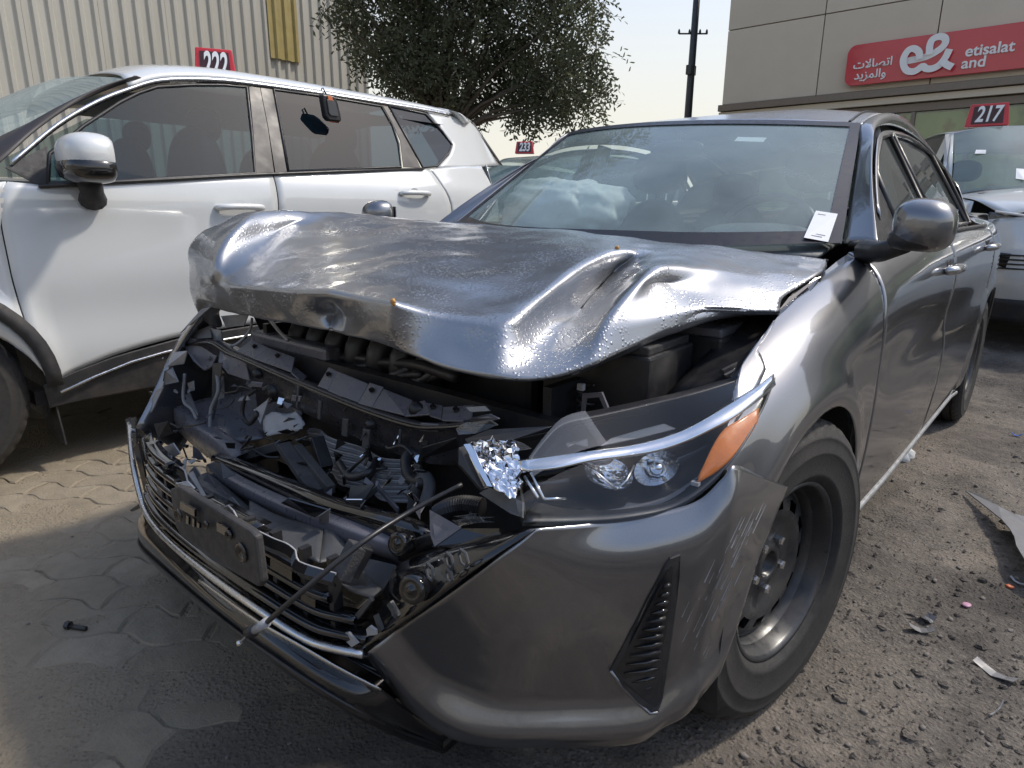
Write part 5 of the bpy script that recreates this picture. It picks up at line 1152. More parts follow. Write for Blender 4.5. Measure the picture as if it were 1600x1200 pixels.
# auction slip stuck on the glass
def onW(u, v, off=.006):
    r = ray(u, v); r = r/np.linalg.norm(r); d = WG.reshape(-1, 3)-CAM; tt = d @ r; dist = np.linalg.norm(d-tt[:, None]*r, axis=1)
    idx = np.argsort(dist)[:6]; wg = 1/(dist[idx]+1e-4); return CAM+r*((tt[idx]*wg).sum()/wg.sum()-off)
cs = [onW(*q, .024) for q in ((1275, 329), (1309, 334), (1294, 378), (1256, 371))]
slip = thing('paper_slip', 'white paper slip stuck in the lower windshield corner of the wrecked sedan', 'paper', tuple(cs[3]))
keep(plate('sheet', cs, MT['paper'], None, .0008), slip)
def slp(a, b): return (cs[0]*(1-a)+cs[1]*a)*(1-b)+(cs[3]*(1-a)+cs[2]*a)*b
for b0, a0, a1 in ((.10, .15, .5), (.80, .2, .8), (.87, .25, .7)):
    P = [slp(a0, b0), slp(a1, b0), slp(a1, b0+.025), slp(a0, b0+.025)]; off = (CAM-P[0])/np.linalg.norm(CAM-P[0])*.0012
    keep(mesh('print_line', [p+off for p in P], [(0, 1, 2, 3)], MT['ink']), slip)
# ------------------------------------------------------------------ white SUV parked alongside
suv = thing('white_suv', 'white crossover car with tinted rear windows beside the crashed sedan', 'car', (-2.7, .3, 0))
def PS(o): return keep(o, suv)
f_s2 = pch([.2, .35, .5, .75, .95, 1.05, 1.15, 1.22], [-.05, -.025, -.006, 0, -.004, -.002, -.014, -.045])
f_p2 = pch([-2, -1.6, -1.2, -.6, 0, 1.2, 1.7, 2.1, 2.5], [-.25, -.07, 0, .0, 0, 0, -.03, -.12, -.30])
def S2(y, z):
    x = -1.775+f_p2(y)
    x += f_s2(z) if z < 1.22 else -.045-.46*(z-1.22)
    r = math.hypot(y+1.02, z-.36); x += .03*math.exp(-((r-.42)/.05)**2)
    x -= .012*math.exp(-((z-.62)/.12)**2)*(1 if -.6 < y < 1.6 else 0)
    return x
def q2(pts): return [tuple(onS(u, v, S2)[1:]) for u, v in pts]
def map2(yz, off=0): return smap(yz, lambda y, z: S2(y, z)+off)
def pan(name, b, t, l, r, mat, nu=30, nv=26, off=0, th=.003): return PS(gridmesh(name, map2(coons(b, t, l, r, nu, nv), off), mat, None, th))
DL = q2([(77, 604), (50, 535), (20, 435), (3, 352)])+q2([(0, 300), (6, 262)])
BY = onS(427, 275, S2)[1]; RY = onS(665, 263, S2)[1]
beltp = q2([(6, 262), (75, 288), (240, 281), (400, 272), (427, 270)])
beltz = pch([p[0] for p in beltp[1:]]+[RY, 2.0], [p[1] for p in beltp[1:]]+[onS(662, 262, S2)[2], 1.34])
claz = pch([-.7, -.62, -.3, .0, .5, 1.0, 1.4], [.37, .375, .455, .49, .50, .505, .52])
d1r_ = [(BY-.04, claz(BY)), (BY-.02, .8), (BY-.003, 1.1), (BY-.003, beltz(BY)-.004)]
pan('front_door', [DL[0]]+[(y, claz(y)) for y in np.linspace(-.5, BY-.04, 8)], [(DL[-1][0], 1.13)]+[(y, beltz(y)-.004) for y in np.linspace(-.5, BY-.003, 8)], DL[:-1]+[(DL[-1][0], 1.13)], d1r_, MT['white'])
d2l_ = [(p[0]+.006, p[1]) for p in d1r_]
ra2 = arch(1.68, .37, .43, 178, 120, 8)
d2r_ = [(1.20, claz(1.2))]+[(1.24, .45), (1.30, .60), (1.42, .80)]+[(RY+.16, 1.0), (RY+.14, 1.10), (RY+.05, beltz(RY)-.02), (RY, beltz(RY)-.004)]
pan('rear_door', [(y, claz(y)) for y in np.linspace(BY-.034, 1.2, 8)], [(y, beltz(y)-.004) for y in np.linspace(BY+.003, RY, 8)], d2l_, d2r_, MT['white'])
qr_ = [(p[0]+.006, p[1]) for p in d2r_]
pan('rear_quarter_panel', [qr_[0], (1.45, .72), (1.68, .80), (1.9, .72), (2.12, .45)], [qr_[-1], (1.9, beltz(1.8)), (2.10, 1.33)], qr_, [(2.12, .45), (2.25, .8), (2.22, 1.1), (2.10, 1.33)], MT['white'])
fa = arch(-1.02, .36, .40, 18, 160, 20)
pan('front_fender', fa[::-1], [(-1.75, .95), (-1.4, 1.02), (-1.0, 1.09), (DL[-1][0]-.004, 1.13)], [fa[-1], (-1.7, .7), (-1.75, .95)], [fa[0], (DL[0][0]-.004, .40), (DL[1][0]-.005, DL[1][1]), (DL[2][0]-.005, DL[2][1]), (DL[3][0]-.005, DL[3][1]), (DL[-1][0]-.004, 1.13)], MT['white'])
# black lower cladding and arch lips
pan('sill_cladding', [(y, .27) for y in np.linspace(-.62, 1.3, 8)], [(y, claz(y)-.006) for y in np.linspace(-.62, 1.3, 8)], [(-.62, .27), (-.63, claz(-.63)-.006)], [(1.3, .27), (1.3, claz(1.3)-.006)], MT['blackrough'], off=.006)
PS(MB().tube([(S2(y, claz(y))+.01, y, claz(y)-.05) for y in np.linspace(-.58, 1.2, 14)], .006, 6).build('cladding_line', MT['satin'], None, True))
A0, A1 = arch(-1.02, .36, .40, 0, 165, 22), arch(-1.02, .36, .455, 0, 165, 22)
PS(gridmesh('arch_cladding', np.array([[(S2(*p)+.012, *p) for p in A0], [(S2(*p)+.016, *p) for p in A1]]), MT['blackrough'], None, .004))
PS(gridmesh('wheel_arch_liner', np.array([[(x, p[0], p[1]) for p in arch(-1.02, .36, .42, -20, 200, 20)] for x in (-1.80, -2.2)]), MT['black']))
PS(plate('mud_flap', [(-1.80, -.60, .34), (-1.80, -.585, .10), (-2.02, -.585, .10), (-2.02, -.60, .34)], MT['blackrough'], None, .006))
PS(gridmesh('inner_shell', map2(coons([(-.6, .3), (2.1, .4)], [(-.6, 1.10), (2.0, 1.22)], [(-.6, .3), (-.6, 1.1)], [(2.1, .4), (2.0, 1.22)], 12, 10), -.03), MT['black']))
for y in (-1.02, 1.68):
    for s, x in ((1, -1.90), (-1, -3.50)):
        wv = wheel(suv, (x+2.7, y-.3, .348), s, 0, 1.08)
PS(MB().box((-2.7, .35, .30), (1.72, 2.0, .06)).build('floor_pan', MT['black']))
# roof edge line and roof
chl = [(17, 255), (90, 195), (150, 160), (200, 140), (250, 126), (330, 125), (400, 132), (500, 146), (600, 162), (660, 172), (700, 180)]
CH = cr([onS(u, v, S2) for u, v in chl], 60)
PS(gridmesh('window_chrome', np.array([CH+np.array([.010, 0, .010]), CH+np.array([.014, 0, .0]), CH+np.array([.008, 0, -.010])]), MT['satin'], None, .003))
RE = cr([onS(u, v, S2) for u, v in chl[3:]], 50)
sec = []
for k, p in enumerate(RE):
    t = k/49; h = .062*(1-.35*t); cxx = -2.70; hw = abs(p[0]-cxx)
    sec.append([p+np.array([.002, 0, .010]), p+np.array([-.02, 0, .010+h*.45]), p+np.array([-.085, 0, .010+h*.9]), np.array([cxx+hw*.55, p[1], p[2]+.035+h]), np.array([cxx, p[1], p[2]+.045+h]), np.array([cxx-hw*.55, p[1], p[2]+.035+h]), np.array([cxx-hw+.085, p[1], p[2]+h]), np.array([cxx-hw, p[1], p[2]])])
PS(gridmesh('roof', np.array([cr(r, 30) for r in sec]), MT['white'], None, .004))
PS(MB().tube([p+np.array([-.024, 0, .040-.012*i/49]) for i, p in enumerate(RE)], .0035, 6).build('roof_seam', MT['black'], None, True))
# rear spoiler, D-pillar, tail glass
e = RE[-1]
sp1 = np.array([[e+np.array([0, 0, .012]), e+np.array([-.085, 0, .05]), np.array([-2.7, e[1], e[2]+.10])], [np.array(onS(722, 181, S2))+np.array([0, 0, .0]), np.array([-2.06, 1.93, 1.655]), np.array([-2.7, 2.02, 1.70])], [np.array(onS(735, 184, S2))+np.array([-.01, .02, -.02]), np.array([-2.08, 2.02, 1.60]), np.array([-2.7, 2.12, 1.64])]])
PS(gridmesh('rear_spoiler', patch(list(sp1), 14, 10), MT['white'], None, .006, off=0))
qw = [(607, 166), (664, 178), (690, 205), (706, 226), (700, 240), (682, 260), (660, 262), (640, 225)]
dp_b = q2([(682, 262), (730, 262), (781, 258)]); dp_t = q2([(667, 175), (700, 181), (733, 187)]); dp_l = q2([(682, 262), (702, 242), (708, 226), (690, 203), (667, 175)]); dp_r = q2([(781, 258), (760, 222), (733, 187)])
pan('d_pillar', dp_b, dp_t, dp_l, dp_r, MT['white'], 16, 16)
rg_ = [onS(733, 187, S2)+np.array([-.004, .006, -.012]), onS(781, 258, S2)+np.array([-.004, .008, 0])]
PS(gridmesh('rear_glass', np.array([[rg_[0], rg_[0]+np.array([-.16, .12, -.02]), np.array([-2.7, 2.2, 1.60])], [rg_[1], rg_[1]+np.array([-.16, .10, -.0]), np.array([-2.7, 2.42, 1.35])]]), MT['tint'], None, .004, off=0))
PS(gridmesh('rear_edge_trim', np.array([[rg_[0]+np.array([.004, 0, 0]), rg_[0]+np.array([-.02, .06, 0])], [rg_[1]+np.array([.004, 0, 0]), rg_[1]+np.array([-.03, .06, 0])]]), MT['blackrough'], None, .004))
PS(gridmesh('tailgate', patch([[(-2.0, 2.16, 1.34), (-2.7, 2.45, 1.35), (-3.4, 2.16, 1.34)], [(-1.95, 2.26, .9), (-2.7, 2.5, .9), (-3.45, 2.26, .9)], [(-1.95, 2.2, .4), (-2.7, 2.45, .4), (-3.45, 2.2, .4)]], 12, 10), MT['white'], None, .004))
# side glazing
def win2(name, px, mat, off=.0): 
    P = [onS(u, v, S2)+np.array([off, 0, 0]) for u, v in px]; return PS(mesh(name, P, [tuple(range(len(P)))], mat))
fw = [(75, 287), (77, 240), (130, 197), (187, 160), (215, 146), (245, 136), (300, 133), (350, 133), (385, 137), (392, 200), (398, 271), (240, 280)]
rw = [(450, 268), (440, 210), (427, 140), (500, 150), (595, 166), (612, 195), (622, 225), (626, 261)]
win2('front_side_window', fw, MT['suvglass'], .002); win2('rear_side_window', rw, MT['tint'], .002); win2('quarter_window', qw, MT['tint'], .002)
def seal2(px, r=.007): P = [onS(u, v, S2)+np.array([.004, 0, 0]) for u, v in px]; PS(MB().tube(P+[P[0]], r, 6).build('window_seal', MT['black'], None, True))
seal2(fw); seal2(rw); seal2(qw)
MT['pillar'] = simple('dark_pillar_film', (.030, .026, .027), .5, var=.12, nscale=4)
def pil(px, mat=MT['pillar'], off=.003, th=.004, name='window_pillar'): return PS(plate(name, [onS(u, v, S2)+np.array([off, 0, 0]) for u, v in px], mat, None, th))
pil([(389, 136), (405, 134), (418, 200), (428, 271), (400, 272), (395, 200)]); pil([(406, 134), (424, 138), (437, 200), (450, 268), (430, 271), (419, 200)]); pil([(598, 166), (605, 167), (640, 225), (657, 262), (630, 261), (625, 220), (612, 190)])
pil([(8, 262), (40, 245), (74, 228), (73, 288), (55, 287)], MT['blackrough'], name='mirror_sail')
PS(MB().tube([onS(u, v, S2)+np.array([.008, 0, 0]) for u, v in ((60, 291), (150, 286), (270, 280), (400, 273), (530, 268), (660, 264))], .008, 6).build('belt_seal', MT['black'], None, True))
# windshield and its dark pillar
apx = [(0, 258), (60, 205), (120, 165), (180, 138), (225, 124)]; apu = [(0, 214), (40, 195), (100, 165), (160, 138), (205, 122)]
AL = np.array([onS(u, v, S2)+np.array([0, -.005, .004]) for u, v in [(-60, 300)]+apx]); AU = np.array([X(u, v, -1.93-.006*i) for i, (u, v) in enumerate([(-60, 248)]+apu)])
AM = (AL+AU)/2+np.array([.015, -.012, .006])
PS(gridmesh('a_pillar', patch([AL, AM, AU], 30, 7), MT['pillar'], None, .004, off=0))
PS(gridmesh('windshield', patch([AU+np.array([-.004, 0, .0]), AU*np.array([0, 1, 1])+np.array([-2.3, -.10, .03]), AU*np.array([0, 1, 1])+np.array([-2.7, -.12, .04]), AU*np.array([0, 1, 1])+np.array([-3.45, 0, 0])], 24, 16), MT['windshield']))
PS(gridmesh('hood', patch([[(-1.86, -.70, 1.12), (-2.7, -.85, 1.16), (-3.55, -.7, 1.12)], [(-1.86, -1.3, 1.06), (-2.7, -1.4, 1.10), (-3.55, -1.3, 1.06)], [(-1.9, -1.75, .95), (-2.7, -1.9, .97), (-3.5, -1.75, .95)], [(-1.9, -1.85, .5), (-2.7, -2.0, .5), (-3.5, -1.85, .5)]], 16, 14), MT['white'], None, .004))
# cabin: seats and dark lining
PS(MB().box((-2.9, .5, .9), (1.2, 2.6, .5)).build('seat_block', MT['cloth'], bev=.06))
for x, y in ((-2.25, .28), (-3.1, .28), (-2.25, 1.1), (-3.1, 1.1)):
    st_ = PS(ell('seat', (x, y, 1.05), (.24, .10, .38), MT['cloth'], None)); PS(ell('headrest', (x, y+.06, 1.44), (.13, .055, .085), MT['cloth'], None))
PS(gridmesh('headliner', np.array([[(-1.98, y, 1.56), (-2.7, y, 1.60), (-3.4, y, 1.56)] for y in (.1, 1.0, 1.75)]), MT['lining']))
PS(gridmesh('far_side', np.array([[(-3.62, y, z) for y in (-.65, .3, 1.2, 2.1)] for z in (.3, .8, 1.2)]), MT['white'])); PS(gridmesh('far_windows', np.array([[(-3.58, -.4, 1.2), (-3.55, .4, 1.22), (-3.55, 1.9, 1.28)], [(-3.45, .2, 1.55), (-3.43, .6, 1.58), (-3.45, 1.7, 1.55)]]), MT['glass']))
# mirror and handles
c2 = X(137, 248, -1.66)
def ms2(q): k = (q[0]+.10)/.2; return np.array([q[0], min(q[1], .06), q[2]*(.9+.12*k)])
cap = PS(ell('side_mirror', c2+np.array([0, 0, .012]), (.125, .095, .082), MT['white'], None, ms2, 36, 24))
c2b = c2+np.array([.004, -.003, -.038]); low = ell('mirror_lower_shell', c2b, (.126, .097, .055), MT['gloss'], None, ms2, 32, 18); low.parent = cap
foot = MB().tube([c2+np.array([-.05, .01, -.07]), c2+np.array([-.07, .02, -.12]), np.array([S2(c2[1], 1.06)+.01, c2[1]+.03, 1.07])], [.045, .04, .05], 12).build('mirror_foot', MT['blackrough'], None, True); foot.parent = cap
for u, v in ((375, 325), (648, 303)):
    p = onS(u, v, S2); h = handle(float(p[1]), float(p[2]), S2, 1, None, MT['white'], L=.23, out=.035)
    h.children[0].data.materials[0] = MT['white']; PS(h)
# key box hung on the rear window
kb = thing('key_lock_box', 'small black key lock box with orange tag hung on the white car window', 'lock box', tuple(X(512, 172, -1.90)))
c = X(511, 170, -1.90); e1, e2 = X(528, 163, -1.90)-X(505, 153, -1.90), X(505, 153, -1.90)-X(512, 192, -1.90)
def kbp(a, b, o): 
    q = c+np.array([0, 1, 0])*a*.052+np.array([0, .12, -1])*b*.062+np.array([1, 0, 0])*o; return q
rr_ = [(-.85, -1), (.55, -1), (.85, -.6), (1, .4), (1, .9), (.8, 1), (-.55, 1), (-.8, .7)]
keep(MB().prism([kbp(a, b, 0) for a, b in rr_], (1, 0, 0), .042).build('case', MT['black'], None, bev=.008), kb)
keep(MB().prism([kbp(a*.6, b*.62, .043) for a, b in rr_], (1, 0, 0), .006).build('cover', MT['duct'], None, bev=.003), kb)
keep(MB().prism([kbp(a*.3-.1, b*.2-.72, .043) for a, b in rr_], (1, 0, 0), .006).build('tag', MT['orange'], None, bev=.002), kb)
keep(MB().tube([kbp(-.1, .95, .02), kbp(.85, .95, .02)], .008, 8).build('wire_seal', MT['orange'], None, True), kb)
keep(MB().tube([kbp(-.3, -.9, .02), kbp(-.35, -1.5, .005), kbp(-.1, -1.6, -.005), kbp(.1, -.9, .02)], .005, 6).build('shackle', MT['satin'], None, True), kb)
# ------------------------------------------------------------------ numbered roof signs
def roof_sign(label, digits, c, yawd, w_, h_, depth=.10):
    o = thing('roof_number_sign', label, 'sign', tuple(c), 'numbered red signs on the parked car roofs'); o.rotation_euler.z = yawd
    P = [(-w_/2, 0, 0), (w_/2, 0, 0), (w_*.42, 0, h_), (-w_*.42, 0, h_)]
    V = [(x, -depth/2 if z == 0 else -depth*.3, z) for x, y, z in P]+[(x, depth/2 if z == 0 else depth*.3, z) for x, y, z in P]
    b = mesh('case', V, [(0, 1, 2, 3), (5, 4, 7, 6), (0, 4, 5, 1), (3, 2, 6, 7), (1, 5, 6, 2), (4, 0, 3, 7)], MT['red'], o); bevel(b, .006)
    tl = math.atan2(depth*.2, h_)
    B4 = Matrix.Translation((0, -depth*.4-.003, h_*.5)) @ Matrix.Rotation(math.pi/2-tl, 4, 'X')
    m4 = Matrix.Diagonal((w_*.36, h_*.40, 1, 1)); me = bpy.data.meshes.new('panel'); me.from_pydata([tuple(B4 @ m4 @ Vector(q)) for q in ((-1, -1, 0), (1, -1, 0), (.93, 1, 0), (-.93, 1, 0))], [], [(0, 1, 2, 3)]); link('panel', me, MT['darkred'], o)
    t = text_mesh('digits', digits, h_*.98, MT['signwhite'], o, .002, .18, B4 @ Matrix.Translation((0, 0, .003)), bold=.004, xscale=w_*.62/(h_*1.62)); return o
c = X(337, 108, -2.45); roof_sign('red number sign reading 222 on the white crossover roof', '222', (c[0], c[1], c[2]-.075), math.radians(62), .21, .17)
# ------------------------------------------------------------------ second white SUV behind, facing us; far car behind the first
def parked(name, label, cx, y0, col, grp=None, zr=1.70, lamp=True):
    t = thing(name, label, 'car', (cx, y0+1, 0), grp); HW = .93
    def pk_(o): return keep(o, t)
    def row(y, zs, ws): return [(cx+s*w_, y, z) for s, w_, z in zip((-1, -1, -1, 1, 1, 1)[:len(zs)], ws, zs)]
    def sym(y, prof): return [(cx-w_, y+dy, z) for w_, z, dy in prof]+[(cx+w_, y+dy, z) for w_, z, dy in prof[::-1]]
    hoodp = patch([sym(y0+1.0, [(HW-.06, 1.07, 0), (.6, 1.12, -.06), (.2, 1.14, -.1)]), sym(y0+.5, [(HW-.07, 1.04, 0), (.6, 1.09, -.04), (.2, 1.10, -.06)]), sym(y0+.16, [(HW-.12, .965, .06), (.6, 1.02, -.04), (.2, 1.03, -.06)]), sym(y0+.05, [(HW-.16, .93, .08), (.6, .97, -.03), (.2, .98, -.05)])], 26, 14)
    pk_(gridmesh('hood', hoodp, col, None, .004))
    wsb, wst = sym(y0+1.02, [(HW-.10, 1.09, .12), (.6, 1.13, 0), (.2, 1.14, -.05)]), sym(y0+1.75, [(HW-.24, zr-.06, .10), (.5, zr-.025, .02), (.2, zr-.02, 0)])
    B, T = np.array(wsb), np.array(wst); wg = patch([B, (B+T)/2+np.array([0, -.03, .025]), T], 24, 12)
    w_ = pk_(gridmesh('windshield', wg, MT['windshield'])); pk_(gridmesh('cowl', np.array([B+np.array([0, -.05, -.02]), B+np.array([0, .04, .02])]), MT['black']))
    pk_(gridmesh('roof', patch([T+np.array([0, .005, .003]), sym(y0+2.2, [(HW-.20, zr-.03, 0), (.5, zr, 0), (.2, zr+.01, 0)]), sym(y0+3.2, [(HW-.22, zr-.05, 0), (.5, zr-.02, 0), (.2, zr-.01, 0)]), sym(y0+3.8, [(HW-.24, zr-.14, 0), (.5, zr-.11, 0), (.2, zr-.1, 0)])], 26, 20), col, None, .004))
    for s in (-1, 1):
        X_ = lambda w: cx+s*w
        pk_(gridmesh('body_side', patch([[(X_(HW-.07), y0+.5, 1.03), (X_(HW-.05), y0+1.1, 1.08), (X_(HW-.05), y0+2.3, 1.12), (X_(HW-.06), y0+3.9, 1.16)], [(X_(HW-.02), y0+.42, .8), (X_(HW), y0+1.1, .85), (X_(HW), y0+2.3, .85), (X_(HW-.02), y0+4.1, .85)], [(X_(HW-.03), y0+.48, .52), (X_(HW-.01), y0+1.3, .6), (X_(HW-.02), y0+2.3, .35), (X_(HW-.04), y0+4.1, .5)]], 24, 14), col, None, .004, off=0))
        pk_(gridmesh('side_window', np.array([[(X_(HW-.06), y0+1.15, 1.09), (X_(HW-.06), y0+2.3, 1.13), (X_(HW-.07), y0+3.75, 1.17)], [(X_(HW-.22), y0+1.85, zr-.08), (X_(HW-.20), y0+2.4, zr-.06), (X_(HW-.22), y0+3.5, zr-.11)]]), MT['tint']))
        pil_ = [np.array(wsb[0] if s < 0 else wsb[-1]), np.array(wst[0] if s < 0 else wst[-1])]
        pk_(gridmesh('a_pillar', np.array([[pil_[0], pil_[0]+np.array([s*.05, .06, 0])], [pil_[1], pil_[1]+np.array([s*.04, .10, .0])]]), col, None, .006, off=0))
        pk_(gridmesh('arch_cladding', np.array([[(X_(HW+.005), y0+.9+q[0], .36+q[1]) for q in arch(0, 0, r, -10, 190, 18)] for r in (.37, .45)]), MT['blackrough'], None, .01))
        wheel(t, (s*(.80), -.1, .348), s, 0, 1.08); wheel(t, (s*.80, 2.6, .348), s, 0, 1.08)
        pk_(gridmesh('wheel_arch_liner', np.array([[(X_(w2), y0+.9+q[0], .36+q[1]) for q in arch(0, 0, .38, -15, 195, 18)] for w2 in (.45, HW)]), MT['black']))
        if lamp:
            hlp = patch([[(X_(HW-.10), y0+.20, .955), (X_(.68), y0+.05, .925), (X_(.50), y0+.0, .90)], [(X_(HW-.07), y0+.22, .88), (X_(.66), y0+.02, .83), (X_(.54), y0+.0, .83)], [(X_(HW-.10), y0+.20, .82), (X_(.70), y0+.04, .79), (X_(.60), y0+.02, .79)]], 14, 8)
            h = pk_(gridmesh('headlight', hlp+np.array([0, .04, 0]), MT['lampclear'], None, .003, off=0)); l = gridmesh('lens', hlp+np.array([0, -.004, 0]), MT['lens'], None); l.parent = h
            for k_, (a_, r_) in enumerate(((.80, .040), (.68, .048))):
                bo = MB().lathe([(r_, 0), (r_*.8, .02), (r_*.4, .035), (0, .036)], (X_(a_), y0+.075+(.08 if k_ == 0 else 0), .868), (0, 1, 0), 20).build('projector', MT['reflector'], None, True); bo.parent = h
            pk_(MB().tube([(X_(HW-.11), y0+.17, .957), (X_(.68), y0+.015, .93), (X_(.50), y0-.02, .905)], .008, 6).build('lamp_brow', MT['signwhite'], None, True))
    fas = patch([sym(y0, [(HW-.08, .90, .22), (.62, .93, .02), (.2, .95, -.03)]), sym(y0, [(HW-.05, .74, .22), (.66, .74, -.03), (.2, .74, -.06)]), sym(y0, [(HW-.04, .52, .24), (.66, .52, -.05), (.2, .52, -.08)]), sym(y0, [(HW-.10, .34, .24), (.62, .33, .0), (.2, .33, -.03)])], 30, 18)
    pk_(gridmesh('front_bumper', fas, col, None, .004))
    gr = pk_(gridmesh('grille', np.array([[(cx+a, y0-.075+.10*abs(a)**2, z) for a in np.linspace(-.48, .48, 9)] for z in (.60, .72, .86)]), MT['gloss'], None, .006))
    for s in (-1, 1):
        lw = pk_(gridmesh('lower_intake', patch([[(cx+s*.60, y0-.045, .68), (cx+s*.74, y0+.02, .68), (cx+s*.83, y0+.10, .69)], [(cx+s*.60, y0-.06, .55), (cx+s*.72, y0+.0, .57), (cx+s*.80, y0+.08, .60)]], 8, 5)+np.array([0, -.012, 0]), MT['gloss'], None, .003))
        for z in (.58, .61, .64, .67):
            q = MB().tube([(cx+s*.61, y0-.075, z), (cx+s*.70, y0-.035, z), (cx+s*.80, y0+.05, z)], .006, 6).build('slat', MT['black'], None, True); q.parent = lw
    pk_(gridmesh('lower_valance', patch([sym(y0, [(HW-.09, .36, .24), (.62, .37, -.02), (.2, .37, -.05)]), sym(y0, [(HW-.10, .22, .26), (.62, .2, .03), (.2, .2, .0)])], 20, 5)+np.array([0, -.012, 0]), MT['blackrough'], None, .004))
    pk_(MB().box((cx, y0+2.2, .75), (1.55, 3.0, .7)).build('cabin_block', MT['cloth'], bev=.05)); pk_(MB().box((cx, y0+3.9, .8), (1.5, .1, .6)).build('tailgate', col, bev=.04))
    for s in (-.4, .4): pk_(ell('headrest', (cx+s, y0+2.35, 1.34), (.14, .06, .10), MT['cloth'], None))
    pk_(gridmesh('dashboard', np.array([[(cx-.75, y0+1.15, 1.08), (cx+.75, y0+1.15, 1.08)], [(cx-.75, y0+1.6, 1.10), (cx+.75, y0+1.6, 1.10)]]), MT['dash']))
    return t, wg
t2, wg2 = parked('parked_suv', 'white crossover car parked askew behind the crashed sedan', 1.11, 4.57, MT['white'], zr=1.70)
ROT2 = Matrix.Translation((1.11, 5.57, .10)) @ Matrix.Rotation(math.radians(24), 4, 'Z') @ Matrix.Translation((-1.11, -5.57, 0))
t2.location.z = .10; t2.rotation_euler.z = math.radians(24)
for o_ in t2.children:
    if o_.name.startswith('wheel') and 'arch' not in o_.name: continue
    o_.matrix_parent_inverse = Matrix.Translation((-1.11, -5.57, 0))
wg2 = np.array([[tuple(ROT2 @ Vector(q)) for q in r] for r in wg2])
c = Y(1540, 201, 6.25); roof_sign('red number sign reading 217 on the white car behind the sedan', '217', (c[0], c[1], 1.80), math.radians(6), .33, .19)
pp = wg2.reshape(-1, 3); 
def onW2(u, v):
    r = ray(u, v); r = r/np.linalg.norm(r); d = pp-CAM; tt = d @ r; dist = np.linalg.norm(d-tt[:, None]*r, axis=1); idx = np.argsort(dist)[:4]; wgt = 1/(dist[idx]+1e-4); return CAM+r*((tt[idx]*wgt).sum()/wgt.sum()-.01)
ps = [onW2(*q) for q in ((1588, 263), (1602, 264), (1601, 281), (1587, 279))]
sl2 = thing('paper_slip', 'white paper slip on the windshield of the white car marked 217', 'paper', tuple(ps[3])); keep(plate('sheet', ps, MT['paper'], None, .001), sl2)
st2 = [onW2(*q) for q in ((1525, 234), (1541, 234), (1540, 240), (1523, 240))]; stk = plate('registration_sticker', st2, MT['paper'], None, .001); stk.parent = t2; stk.matrix_parent_inverse = (Matrix.Translation((1.11, 5.57, .10)) @ Matrix.Rotation(math.radians(24), 4, 'Z')).inverted()
cx3, y3 = -3.42, 4.0
t3, wg3 = parked('dark_suv', 'dark teal car mostly hidden behind the white crossover', cx3, 2.75, MT['silverdark'], zr=1.62)
c = CAM+ray(820, 226)*6.9; roof_sign('red number sign reading 233 on the dark car roof', '233', (c[0], c[1], 1.615), math.radians(35), .20, .12)
# ------------------------------------------------------------------ litter on the ground
def gp_(u, v): 
    z = 0
    for _ in range(4): p = Z(u, v, z); z = gz(p[0], p[1])
    return p
# torn wheel-arch liner lying at the right
ln = [(1508, 766), (1530, 772), (1560, 790), (1585, 803), (1600, 806), (1640, 800), (1650, 850), (1640, 900), (1600, 872), (1588, 852), (1585, 838), (1578, 826), (1566, 812), (1545, 795)]
top_, hs = [], [.02, .035, .045, .05, .05, .05, .06, .07, .075, .07, .065, .06, .055, .04]
lp = [Z(u, v, h) for (u, v), h in zip(ln, hs)]
lo_ = tag(plate('torn_plastic_liner', lp, MT['greyfrag'], None, .004), 'torn grey plastic wheel liner lying on the dirt', 'plastic piece')
r3 = random.Random(3)
def scrap(name, u, v, w_, l_, ang, mat, label, cat, grp=None, curl=.012, n=5):
    p = gp_(u, v); ca_, sa_ = math.cos(ang), math.sin(ang); G = []
    for j in range(3):
        row = []
        for i in range(n):
            a, b = (i/(n-1)-.5)*l_, (j/2-.5)*w_*(1-.3*r3.random()); row.append((a*ca_-b*sa_, a*sa_+b*ca_, .004+curl*(abs(i/(n-1)-.5)*2)**2+r3.uniform(0, .003)))
        G.append(row)
    o = gridmesh(name, np.array(G), mat, None, .0015, smooth=False); o.location = tuple(p); return tag(o, label, cat, grp)
scrap('paper_scrap', 1438, 987, .025, .055, .4, MT['greyfrag'], 'flat pale scrap on the dirt beside a smaller grey scrap', 'scrap')
scrap('plastic_scrap', 1448, 972, .03, .035, 1.2, MT['greyfrag'], 'small ribbed grey scrap touching a pale scrap on the dirt', 'scrap')
scrap('plastic_strip', 1552, 1055, .028, .085, -.35, MT['greyfrag'], 'bent grey plastic strip lying alone on the dirt', 'scrap')
scrap('paper_scrap', 1270, 1000, .012, .03, .2, MT['palefrag'], 'tiny white scrap beside the front tyre of the sedan', 'scrap')
scrap('twig', 1555, 1115, .004, .075, 1.3, MT['greyfrag'], 'thin dry twig on the dirt', 'twig')
scrap('foil_scrap', 1588, 682, .02, .04, .1, simple('blue_film', (.05, .12, .45), .4), 'small blue film scrap on the dark dirt', 'scrap')
scrap('paper_scrap', 1592, 914, .012, .05, -.4, MT['palefrag'], 'narrow pale splinter near the torn liner', 'scrap')
def lump(name, u, v, rad, mat, label, cat, sq_=.5, grp=None, amp=.35):
    p = gp_(u, v); s0 = r3.random()*50
    o = ell(name, (0, 0, 0), (rad, rad*.8, rad*sq_), mat, None, lambda q: q*(1+amp*mnoise.noise(Vector(tuple(q/rad*1.6))+Vector((s0, 0, 0)))), 14, 9)
    o.location = (p[0], p[1], p[2]+rad*sq_*.55); o.rotation_euler.z = r3.random()*6; return tag(o, label, cat, grp)
